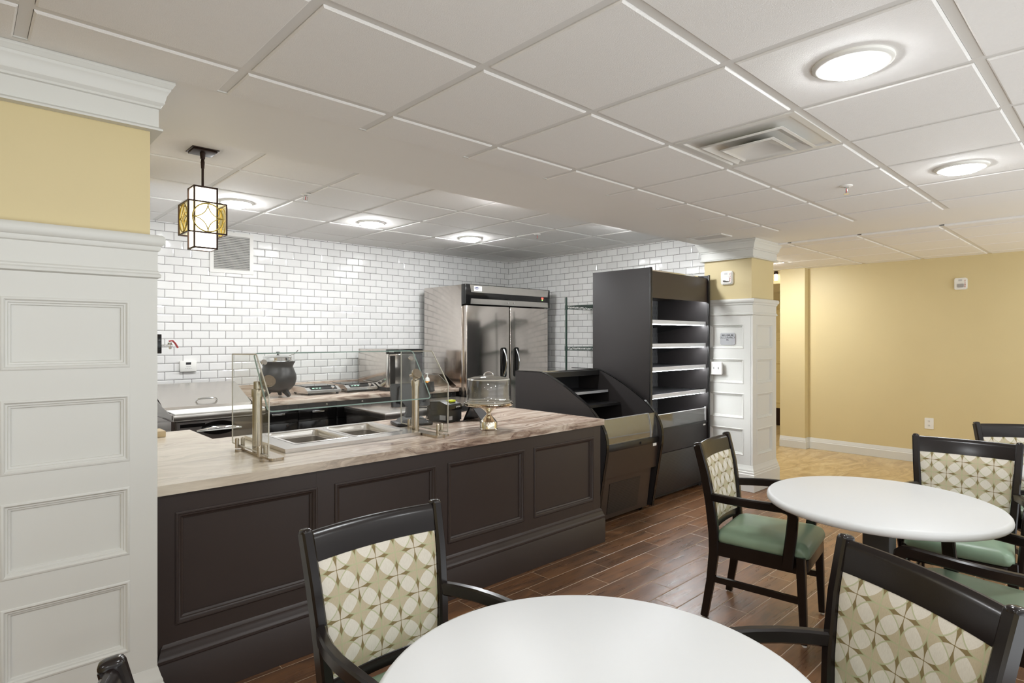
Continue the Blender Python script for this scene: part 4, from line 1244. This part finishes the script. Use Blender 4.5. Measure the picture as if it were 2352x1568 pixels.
# ------------------------------------------------------------------ tall two-door fridge
t = thing('upright_fridge', 'tall two-door stainless fridge against the tiled walls', 'fridge', (4.93, 5.7, 0))
RX0, RX1, RY0, RY1, RZ = 4.23, 5.63, 5.30, 6.12, 2.125
m = MB(); m.box(RX0, RX1, RY0 + .07, RY1, .13, RZ - .005, .004); m.build('cabinet', 'steel_v', t)
m = MB(); m.box(RX0 + .03, RX1 - .03, RY0 + .10, RY1, .001, .1295); m.build('plinth', 'black', t)
GX_, ZB = (RX0 + RX1) / 2, 1.89
for a, b, hxp in ((RX0 + .02, GX_ - .008, GX_ - .105), (GX_ + .008, RX1 - .02, GX_ + .105)):
    m = MB(); m.box(a, b, RY0, RY0 + .068, .17, ZB - .008, .008, 3); p = m.build('door', 'steel_v', t)
    m = MB(); m.prism(rrect(hxp - .042, hxp + .042, 1.02, 1.385, .03), RY0 - .010, RY0 - .0005, 'y'); p2 = m.build('handle_plate', 'gloss', t)
    m = MB(); m.sweep([(hxp - .012 + .024 * math.sin(PI * q), RY0 - .016 - .030 * math.sin(PI * q), 1.04 + .325 * q) for q in [i / 14 for i in range(15)]], [(.011 * math.cos(2 * PI * k / 10), .011 * math.sin(2 * PI * k / 10)) for k in range(10)], (0, 1, 0)); m.build('handle', 'chrome', p2)
m = MB(); m.box(GX_ - .0075, GX_ + .0075, RY0 + .03, RY0 + .0695, .17, ZB - .01); m.build('gasket', 'ink', t)
m = MB(); m.box(RX0 - .006, RX1 + .006, RY0 - .012, RY0 + .069, ZB, RZ, .008, 3); hd = m.build('top_fascia', 'gloss', t)
m = MB()
m.prism([(RX0 + .055, RZ - .008), (RX1 - .03, RZ - .008), (RX1 - .045, RZ - .095), (RX0 + .075, RZ - .095)], RY0 - .018, RY0 - .0125, 'y'); m.build('upper_strip', 'steel', hd)
m = MB()
m.prism([(RX0 + .075, ZB + .068), (RX1 - .045, ZB + .068), (RX1 - .035, ZB + .006), (RX0 + .065, ZB + .006)], RY0 - .018, RY0 - .0125, 'y'); m.build('lower_strip', 'steel', hd)
for xx in (GX_ - .05, GX_ + .05):
    m = MB(); m.cyl((xx, RY0 - .024, ZB + .04), (xx, RY0 - .0185, ZB + .04), .010); m.build('lock', 'chrome', hd)
m = MB(); m.prism(rrect(RX0 + .115, RX0 + .235, RZ - .078, RZ - .022, .006), RY0 - .0205, RY0 - .0185, 'y'); bd = m.build('badge', 'plate', hd)
m = MB(); m.prism([(RX0 + .155 + .036 * math.cos(a), RZ - .045 + .014 * math.sin(a)) for a in [2 * PI * i / 24 for i in range(24)]], RY0 - .0215, RY0 - .0206, 'y'); m.build('emblem', 'blue', bd)
lettering('badge_lettering', 'Nor-Lake' if False else 'HOBART' if False else 'Norpole', .0165, (RX0 + .155, RY0 - .0217, RZ - .0455), (1, 0, 0), (0, 0, 1), 'plate', bd)
m = MB(); m.box(RX1 - .155, RX1 - .12, RY0 - .0135, RY0 - .0122, ZB + .110, ZB + .130); m.build('display_red', 'red_led', hd)
m = MB(); m.box(RX1 - .150, RX1 - .128, RY0 - .0135, RY0 - .0122, ZB + .090, ZB + .106); m.build('display_green', 'green_led', hd)

# ------------------------------------------------------------------ green wire shelf unit in the corner
t = thing('wire_shelving', 'dark green wire shelving behind the black display cases', 'wire shelf', (5.55, 4.3, 0))
SXa, SXb, SYa, SYb = 5.34, 5.76, 3.85, 4.74
for px, py in ((SXa, SYb), (SXa, SYa)):
    m = MB(); m.cyl((px, py, .002), (px, py, 1.985), .0128, .0128, 14); m.cyl((px, py, 1.985), (px, py, 1.992), .0105)
    m.build('post', 'greenwire', t)
for z in (.25, .85, 1.39, 1.885):
    m = MB()
    for dz in (0, -.034):
        for a, b in (((SXa, SYa), (SXa, SYb)), ((SXb, SYa), (SXb, SYb)), ((SXa, SYb), (SXb, SYb)), ((SXa, SYa), (SXb, SYa))):
            m.cyl((a[0], a[1], z + dz), (b[0], b[1], z + dz), .0034, .0034, 6)
    for xx in (SXa, SXb):
        n = 22; pts = []
        for i in range(n + 1): pts.append((xx, SYa + (SYb - SYa) * i / n, z - (.034 if i % 2 else 0)))
        m.tube(pts, .0026, 5, (1, 0, 0))
    for yy in (SYb, SYa):
        n = 10; m.tube([(SXa + (SXb - SXa) * i / n, yy, z - (.034 if i % 2 else 0)) for i in range(n + 1)], .0026, 5, (0, 1, 0))
    for i in range(1, 34):
        y = SYa + (SYb - SYa) * i / 34
        m.cyl((SXa, y, z), (SXb, y, z), .0021, .0021, 5)
    for py in (SYa, SYb): m.cyl((SXa, py, z - .045), (SXa, py, z + .010), .0175, .0165, 14)
    m.build('shelf', 'greenwire', t)

# ------------------------------------------------------------------ tall open display case
t = thing('tall_display_case', 'tall black open-front display case with lit shelves beside the right column', 'display case', (5.05, 3.33, 0))
TX0, TX1, TY0, TY1, TZ = 4.513, 5.582, 3.0, 3.66, 2.14
for x0, x1 in ((TX0, TX0 + .03), (TX1 - .028, TX1)):
    m = MB(); m.box(x0, x1, TY0 + .012, TY1, .03, TZ - .004, .001); p = m.build('side_panel', 'case', t)
    m = MB(); m.box(x0 - .002, x1 + .002, TY0, TY0 + .0118, .03, TZ, .003); m.build('edge_trim', 'black', p)
m = MB(); m.box(TX0 + .031, TX1 - .029, TY1 - .06, TY1, .08, TZ - .03); m.build('back_panel', 'case_in', t)
m = MB(); m.box(TX0 + .031, TX1 - .029, TY0 + .03, TY1 - .0605, 1.90, TZ - .03); m.box(TX0 + .031, TX1 - .029, TY0 + .018, TY0 + .0295, 1.865, TZ - .035); m.build('header', 'brown', t)
m = MB(); m.box(TX0 + .031, TX1 - .029, TY0 + .06, TY1, TZ - .0295, TZ - .012); m.build('top_panel', 'chrome', t)
m = MB(); m.box(TX0 + .04, TX1 - .04, TY0 + .05, TY0 + .075, 1.880, 1.899); m.build('light_tube', 'led', t)
SH = [(1.640, .30), (1.422, .30), (1.205, .30), (.955, .36)]
for k, (z, dep) in enumerate(SH):
    y0 = TY0 + .04
    m = MB(); m.box(TX0 + .033, TX1 - .031, y0, TY1 - .062, z, z + .018, .001); p = m.build('shelf', 'liner', t)
    m = MB(); m.box(TX0 + .035, TX1 - .033, y0 - .009, y0 - .0005, z - .010, z + .026); m.build('price_rail', 'rail', p)
    m = MB(); m.box(TX0 + .04, TX1 - .04, y0 + .010, y0 + .032, z - .016, z - .0005); m.build('light_tube', 'led', p)
    for xx in (TX0 + .036, (TX0 + TX1) / 2 + .0, TX1 - .040):
        m = MB(); m.prism([(TY1 - .063, z - .001), (y0 + .05, z - .001), (TY1 - .063, z - .09)], xx, xx + .004, 'x'); m.build('bracket', 'black', p)
m = MB(); m.box((TX0 + TX1) / 2 - .012, (TX0 + TX1) / 2 + .012, TY1 - .068, TY1 - .0605, .70, 1.90); m.build('upright_rail', 'black', t)
m = MB(); m.box(TX0 + .031, TX1 - .029, TY0 + .04, TY1 - .0605, .60, .645); m.build('deck', 'liner', t)
m = MB(); m.box(TX0 + .05, TX1 - .06, TY0 + .022, TY0 + .027, .665, .790); m.build('front_glass', 'case_glass', t)
m = MB(); m.box(TX0 + .05, TX1 - .06, TY0 + .0205, TY0 + .0285, .7905, .795); m.box(TX1 - .0595, TX1 - .050, TY0 + .018, TY0 + .032, .665, .805); m.build('glass_trim', 'rail', t)
m = MB(); m.box(TX0 + .031, TX1 - .029, TY0 + .012, TY0 + .045, .646, .664); m.build('glass_channel', 'black', t)
m = MB(); m.box(TX0 + .031, TX1 - .029, TY0 + .020, TY0 + .039, .435, .6455, .002); p = m.build('upper_front_panel', 'case', t)
m = MB(); m.box(TX1 - .105, TX1 - .06, TY0 + .0185, TY0 + .0199, .618, .632); m.build('sticker', 'plate', p)
m = MB(); m.box(TX0 + .031, TX1 - .029, TY0 + .022, TY0 + .039, .06, .43, .002); m.build('vent_panel', 'grille', t)
m = MB(); m.box(TX0 + .031, TX1 - .029, TY0 + .04, TY1 - .0605, .03, .599); m.build('machine_box', 'black', t)
m = MB()
for xx in (TX0 + .08, TX1 - .08):
    for yy in (TY0 + .08, TY1 - .1): m.cyl((xx, yy, .001), (xx, yy, .03), .02)
m.build('levelling_feet', 'black', t)

# ------------------------------------------------------------------ low curved display case
t = thing('low_display_case', 'low black open-top display case with curved sides at the end of the counter', 'display case', (4.03, 3.3, 0))
LX0, LX1 = 3.63, 4.42
CURVE = [(3.52, 1.205), (3.475, 1.195), (3.43, 1.180), (3.335, 1.141), (3.26, 1.106), (3.189, 1.069), (3.09, 1.012), (3.0, .956), (2.935, .902), (2.877, .841), (2.846, .795), (2.825, .752), (2.813, .70), (2.811, .65), (2.816, .59), (2.835, .487), (2.913, .04)]
side = [(3.83, .04), (3.83, 1.205)] + CURVE
for x0, x1 in ((LX0, LX0 + .026), (LX1 - .026, LX1)):
    m = MB(); m.prism(side, x0, x1, 'x'); p = m.build('side_panel', 'case', t)
    m = MB(); xc = (x0 + x1) / 2
    m.sweep([(xc, y, z) for y, z in [(3.83, 1.206)] + CURVE], [(-.0145, -.003), (.0145, -.003), (.0145, .003), (-.0145, .003)], (1, 0, 0)) if False else None
    outs = []
    path = [(3.83, 1.205)] + CURVE
    A = []
    for i, (y, z) in enumerate(path):
        a = Vector(path[max(0, i - 1)]); b = Vector(path[min(len(path) - 1, i + 1)])
        d = (b - a).normalized(); n = Vector((d.y, -d.x))
        if n.x > 0 and i > 1: n = -n
        if i <= 1: n = Vector((0, 1))
        A.append([m.v((xx, y + n.x * o, z + n.y * o)) for xx, o in ((x0 - .002, .0005), (x1 + .002, .0005), (x1 + .002, .006), (x0 - .002, .006))])
    for P_, Q_ in zip(A, A[1:]):
        for k in range(4): m.f([P_[k], P_[(k + 1) % 4], Q_[(k + 1) % 4], Q_[k]])
    m.f(A[0]); m.f(A[-1][::-1])
    m.build('edge_trim', 'gloss', p)
ix0, ix1 = LX0 + .027, LX1 - .027
m = MB(); m.box(ix0, ix1, 3.74, 3.83, .05, 1.16); m.build('back_panel', 'liner', t)
m = MB(); m.box(ix0, ix1, 3.50, 3.83, 1.172, 1.198, .003); m.box(ix0, ix1, 3.485, 3.515, 1.155, 1.1995); m.build('top_rail', 'black', t)
m = MB(); m.box(ix0, ix1, 3.56, 3.84, 1.199, 1.208); m.build('top_panel', 'chrome', t)
for z, y0 in ((1.005, 3.38), (.90, 3.24)):
    m = MB(); m.box(ix0 + .01, ix1 - .01, y0, 3.739, z, z + .014); p = m.build('shelf', 'liner', t)
    m = MB(); m.box(ix0 + .01, ix1 - .01, y0 - .006, y0 - .0005, z - .004, z + .018); m.build('shelf_edge', 'sign' if z > .95 else 'black', p)
m = MB(); m.box(ix0, ix1, 2.90, 3.739, .575, .62); m.build('deck', 'gloss', t)
m = MB(); m.prism([(2.853, .655), (2.851, .70), (2.856, .76), (2.879, .855), (2.884, .853), (2.861, .76), (2.856, .70), (2.858, .655)], ix0 + .001, ix1 - .10, 'x'); m.build('front_glass', 'case_glass', t)
m = MB(); m.prism([(2.849, .655), (2.847, .70), (2.852, .76), (2.876, .858), (2.888, .855), (2.865, .76), (2.860, .70), (2.862, .655)], ix1 - .099, ix1 - .094, 'x')
m.sweep([(ix0, 2.8815, .8565), (ix1 - .10, 2.8815, .8565)], [(-.005, -.002), (.005, -.002), (.005, .002), (-.005, .002)]); m.build('glass_trim', 'sign', t)
m = MB(); m.prism([(2.853, .655), (2.851, .70), (2.856, .76), (2.879, .855), (2.884, .853), (2.861, .76), (2.856, .70), (2.858, .655)], ix1 - .093, ix1, 'x'); m.build('end_glass', 'case_glass', t)
m = MB(); m.box(ix0, ix1, 2.838, 2.90, .605, .654, .003); m.build('glass_channel', 'black', t)
m = MB(); m.prism([(2.842, .604), (2.852, .52), (2.868, .39), (2.90, .39), (2.90, .604)], ix0, ix1, 'x'); p = m.build('upper_front_panel', 'brown', t)
m = MB(); m.box(ix1 - .085, ix1 - .035, 2.8385, 2.8415, .580, .602); m.build('sticker', 'plate', p)
m = MB(); m.cyl(((ix0 + ix1) / 2 + .1, 2.832, .63), ((ix0 + ix1) / 2 + .1, 2.838, .63), .010); m.build('lock', 'ink', t)
m = MB(); m.prism([(2.885, .389), (2.93, .045), (2.96, .045), (2.96, .389)], ix0, ix1 - .045, 'x'); m.build('lower_front_panel', 'brown', t)
m = MB()
a, b = Vector((2.892, .335)), Vector((2.926, .085))
m.prism([tuple(a + Vector((-.0045, 0))), tuple(b + Vector((-.0045, 0))), tuple(b + Vector((-.0002, 0))), tuple(a + Vector((-.0002, 0)))], ix0 + .12, ix1 - .20, 'x'); m.build('vent_grille', 'grille', t)
m = MB(); m.box(ix0, ix1 - .045, 2.9605, 3.739, .045, .574); m.build('machine_box', 'black', t)
m = MB()
for xx in (LX0 + .08, LX1 - .08):
    for yy in (2.99, 3.74):
        m.cyl((xx - .012, yy, .026), (xx + .012, yy, .026), .025)
        m.box(xx - .018, xx + .018, yy - .015, yy + .015, .03, .046)
m.build('castors', 'black', t)

# ------------------------------------------------------------------ dining chairs
def make_chair(label):
    """armchair facing +Y, origin on the floor under the seat; posts lean back and splay"""
    t = thing('dining_chair', label, 'chair', (0, 0, 0), 'dining armchairs with ring patterned backs')
    PT = [(-.272, .206, 0.008), (-.240, .200, .20), (-.222, .198, .36), (-.222, .202, .46), (-.236, .213, .62), (-.262, .224, .78), (-.298, .232, .925)]   # y, x, z of a post
    for s in (-1, 1):
        m = MB()
        def pr(i, q):
            w = .017; d = (.018, .021, .025, .026, .025, .023, .021)[i]
            return [(-w + .004, -d), (w - .004, -d), (w, -d + .004), (w, d - .006), (w - .006, d), (-w + .006, d), (-w, d - .006), (-w, -d + .004)]
        m.sweep([(s * x, y, z) for y, x, z in PT], pr, (0, 1, 0))
        # rounded cap
        m.sweep([(s * .232, -.298, .9252), (s * .232, -.2985, .930), (s * .232, -.299, .9345), (s * .232, -.2994, .9375), (s * .232, -.2996, .9385)], lambda i, q: [(.0175 * a * (1, .97, .84, .58, .2)[i], .0215 * b * (1, .98, .88, .64, .25)[i]) for a, b in [(math.copysign(abs(math.cos(w)) ** .6, math.cos(w)), math.copysign(abs(math.sin(w)) ** .6, math.sin(w))) for w in [2 * PI * (k + .5) / 16 for k in range(16)]]], (0, 1, 0))
        m.build('back_post', 'wood', t)
        m = MB()
        m.sweep([(s * .212, .205, .43), (s * .214, .208, .36), (s * .217, .222, .012)], lambda i, q: [(a * (.021, .021, .015)[i], b * (.021, .021, .015)[i]) for a, b in ((-.8, -1), (.8, -1), (1, -.8), (1, .8), (.8, 1), (-.8, 1), (-1, .8), (-1, -.8))], (0, 1, 0))
        m.build('leg', 'wood', t)
        for y, x in ((.222, .217), (-.272, .206)):
            m = MB(); m.lathe([(0, .0008), (.011, .0008), (.012, .004), (.011, .012)], (s * x, y, 0), 14); m.build('glide', 'plate', t)
        # side rail and stretcher
        m = MB(); m.sweep([(s * .198, -.235, .382), (s * .212, .20, .382)], [(-.011, -.036), (.011, -.036), (.011, .036), (-.011, .036)]); m.build('side_rail', 'wood', t)
        m = MB(); m.sweep([(s * .199, -.235, .215), (s * .214, .212, .215)], [(-.009, -.016), (.009, -.016), (.009, .016), (-.009, .016)]); m.build('stretcher', 'wood', t)
        # arm: leaves the post, bows outward, turns down to the seat rail
        P = [(s * .218, -.225, .655), (s * .238, -.17, .658), (s * .256, -.10, .661), (s * .266, -.02, .664), (s * .268, .07, .667), (s * .266, .135, .668), (s * .264, .162, .664), (s * .262, .176, .652), (s * .260, .181, .63), (s * .252, .172, .54), (s * .243, .158, .44), (s * .238, .150, .372)]
        m = MB()
        rings = []
        n = len(P)
        for i in range(n):
            a, b = Vector(P[max(0, i - 1)]), Vector(P[min(n - 1, i + 1)])
            d = (b - a).normalized()
            side = Vector((1, 0, 0)); side = (side - d * side.dot(d)).normalized()
            u = side.cross(d).normalized()
            w, h = (.015, .021) if i < 6 else ((.015, .024) if i < 9 else (.014, .026))
            c = .006
            rings.append([m.v(Vector(P[i]) + side * p + u * q) for p, q in ((-w + c, -h), (w - c, -h), (w, -h + c), (w, h - c), (w - c, h), (-w + c, h), (-w, h - c), (-w, -h + c))])
        for A, B in zip(rings, rings[1:]):
            for k in range(8): m.f([A[k], A[(k + 1) % 8], B[(k + 1) % 8], B[k]])
        m.f(rings[0][::-1]); m.f(rings[-1])
        m.build('arm', 'wood', t)
    # top rail and lower back rail, bowed backwards
    def bow(x): return -.026 * (1 - (x / .225) ** 2)
    def by(z):                                   # post line y at height z
        for (y0, x0, z0), (y1, x1, z1) in zip(PT, PT[1:]):
            if z0 <= z <= z1: return y0 + (y1 - y0) * (z - z0) / (z1 - z0)
        return PT[-1][0]
    def bx(z):
        for (y0, x0, z0), (y1, x1, z1) in zip(PT, PT[1:]):
            if z0 <= z <= z1: return x0 + (x1 - x0) * (z - z0) / (z1 - z0)
        return PT[-1][1]
    def rail(name, z0, z1, th, rnd, mat):
        m = MB(); N = 16; rings = []
        for i in range(N + 1):
            q = -1 + 2 * i / N
            ring = []
            for z, o in ((z0, -th), (z0 + .3 * (z1 - z0), -th), (z1 - rnd, -th), (z1 - .3 * rnd, -th * .7), (z1, -th * .2), (z1, th * .3), (z1 - .3 * rnd, th * .8), (z1 - rnd, th), (z0, th)):
                zz = min(z, .92); x = q * (bx(zz) - .012)
                ring.append(m.v((x, by(zz) + bow(x) + o, z)))
            rings.append(ring)
        for A, B in zip(rings, rings[1:]):
            n = len(A)
            for k in range(n): m.f([A[k], A[(k + 1) % n], B[(k + 1) % n], B[k]])
        m.f(rings[0][::-1]); m.f(rings[-1])
        m.build(name, mat, t)
    rail('top_rail', .843, .927, .015, .022, 'wood')
    rail('lower_back_rail', .468, .506, .013, .006, 'wood')
    # padded back
    m = MB(); NX, NZ = 14, 12
    F = []; Bk = []
    for j in range(NZ + 1):
        z = .507 + (.842 - .507) * j / NZ
        rf = []; rb = []
        for i in range(NX + 1):
            q = -1 + 2 * i / NX
            x = q * (bx(z) - .0185)
            pf = .010 * (1 - q ** 6) * (1 - (2 * j / NZ - 1) ** 6)
            y = by(z) + bow(x)
            rf.append(m.v((x, y + .014 + pf, z))); rb.append(m.v((x, y - .014 - pf * 1.2, z)))
        F.append(rf); Bk.append(rb)
    for j in range(NZ):
        for i in range(NX):
            m.f([F[j][i], F[j][i + 1], F[j + 1][i + 1], F[j + 1][i]][::-1]); m.f([Bk[j][i], Bk[j][i + 1], Bk[j + 1][i + 1], Bk[j + 1][i]])
    for i in range(NX):
        m.f([F[0][i], F[0][i + 1], Bk[0][i + 1], Bk[0][i]]); m.f([F[NZ][i], F[NZ][i + 1], Bk[NZ][i + 1], Bk[NZ][i]])
    for j in range(NZ):
        m.f([F[j][0], F[j + 1][0], Bk[j + 1][0], Bk[j][0]]); m.f([F[j][NX], F[j + 1][NX], Bk[j + 1][NX], Bk[j][NX]])
    m.build('back_cushion', 'fabric', t, smooth=60)
    # seat: apron and domed cushion
    m = MB()
    def plan(ins, n=24):
        pts = []
        for x, y in rrect(-.222, .222, -.215, .238, .04, 6):
            k = 1 - .055 * (1 - (y + .215) / .453)
            xx = x * k
            yy = y + (.016 * (1 - (x / .222) ** 2) if y > .1 else 0)
            pts.append((xx, yy))
        c = Vector((0, .01))
        return [tuple(Vector(p) + (c - Vector(p)).normalized() * ins) for p in pts]
    rings = []
    for ins, z in ((.022, .412), (.006, .418), (.0, .432), (.0, .448), (.006, .464), (.018, .476), (.05, .488), (.10, .496), (.16, .500)):
        rings.append([m.v((x, y, z)) for x, y in plan(ins)])
    for A, B in zip(rings, rings[1:]):
        n = len(A)
        for k in range(n): m.f([A[k], A[(k + 1) % n], B[(k + 1) % n], B[k]])
    m.f(rings[0][::-1]); m.f(rings[-1])
    m.build('seat', 'vinyl', t, smooth=60)
    m = MB()
    rings = [[m.v((x, y, z)) for x, y in plan(.012)] for z in (.352, .4115)]
    n = len(rings[0])
    for k in range(n): m.f([rings[0][k], rings[0][(k + 1) % n], rings[1][(k + 1) % n], rings[1][k]])
    m.f(rings[0][::-1]); m.f(rings[-1])
    m.build('seat_apron', 'wood', t)
    return t

def place(src, bx, by, dx, dy, label, back=.30):
    """bx, by: plan position of the middle of the top rail; dx, dy: facing"""
    l = math.hypot(dx, dy); dx, dy = dx / l, dy / l
    x, y, rz = bx + dx * back, by + dy * back, math.atan2(dy, dx) - PI / 2
    if src is None:
        return (x, y, rz)
    if src.get('_placed') is None:
        src.location = (x, y, 0); src.rotation_euler = (0, 0, rz); src['label'] = label; src['_placed'] = 1
        return src
    o = dup(src, (x, y, 0), rz, label)
    return o

chair = make_chair('x')
spots = [
    (.975, 1.685, 0, -1, 'armchair at the front table standing against the dark counter panels'),
    (1.735, .376, -.86, .51, 'armchair nearest the camera at the right side of the front table'),
    (.136, 1.01, .97, -.242, 'armchair of which only a top corner shows at the bottom left by the column'),
    (3.125, 1.665, .156, -.988, 'whole armchair seen from the side at the second table before the right column'),
    (4.13, .672, -.995, -.093, 'armchair facing the camera behind the right table by the yellow wall'),
    (2.911, .142, .115, .993, 'armchair cut by the right edge with its arm under the right table'),
    (5.11, .56, -.83, -.56, 'farthest armchair at the right edge below the wall outlet'),
]
for k, (a, b, c, d, lab) in enumerate(spots):
    if k == 0:
        l = math.hypot(c, d)
        chair.location = (a + c / l * .30, b + d / l * .30, 0); chair.rotation_euler = (0, 0, math.atan2(d, c) - PI / 2); chair['label'] = lab
    else:
        l = math.hypot(c, d)
        dup(chair, (a + c / l * .30, b + d / l * .30, 0), math.atan2(d, c) - PI / 2, lab)

# ------------------------------------------------------------------ round tables
def make_table(label):
    t = thing('round_table', label, 'table', (0, 0, 0), 'white round pedestal tables')
    R = .478
    m = MB(); m.lathe([(0, .717), (R - .016, .717), (R - .006, .720), (R - .001, .727), (R, .735), (R - .002, .744), (R - .008, .751), (R - .018, .755), (0, .755)], (0, 0, 0), 96); m.build('table_top', 'top', t, smooth=50)
    m = MB(); m.box(-.055, .055, -.055, .055, .022, .700, .006); m.build('column', 'grey_rubber', t)
    m = MB(); m.box(-.20, .20, -.20, .20, .700, .7165, .002); m.build('mounting_plate', 'black', t)
    m = MB(); m.prism([(-.27, 0), (0, -.27), (.27, 0), (0, .27)], .001, .012, 'z'); m.rect_lathe(-.055, .055, -.055, .055, [(.06, .012), (.02, .021), (0, .022)]); m.build('base', 'grey_rubber', t)
    return t
tb = make_table('white round table nearest the camera at the bottom of the picture')
tb.location = (.985, .785, 0)
dup(tb, (3.10, .825, 0), 0, 'white round table in front of the right column')
dup(tb, (4.45, .02, 0), 0, 'white round table at the far right of which only a rim shows')
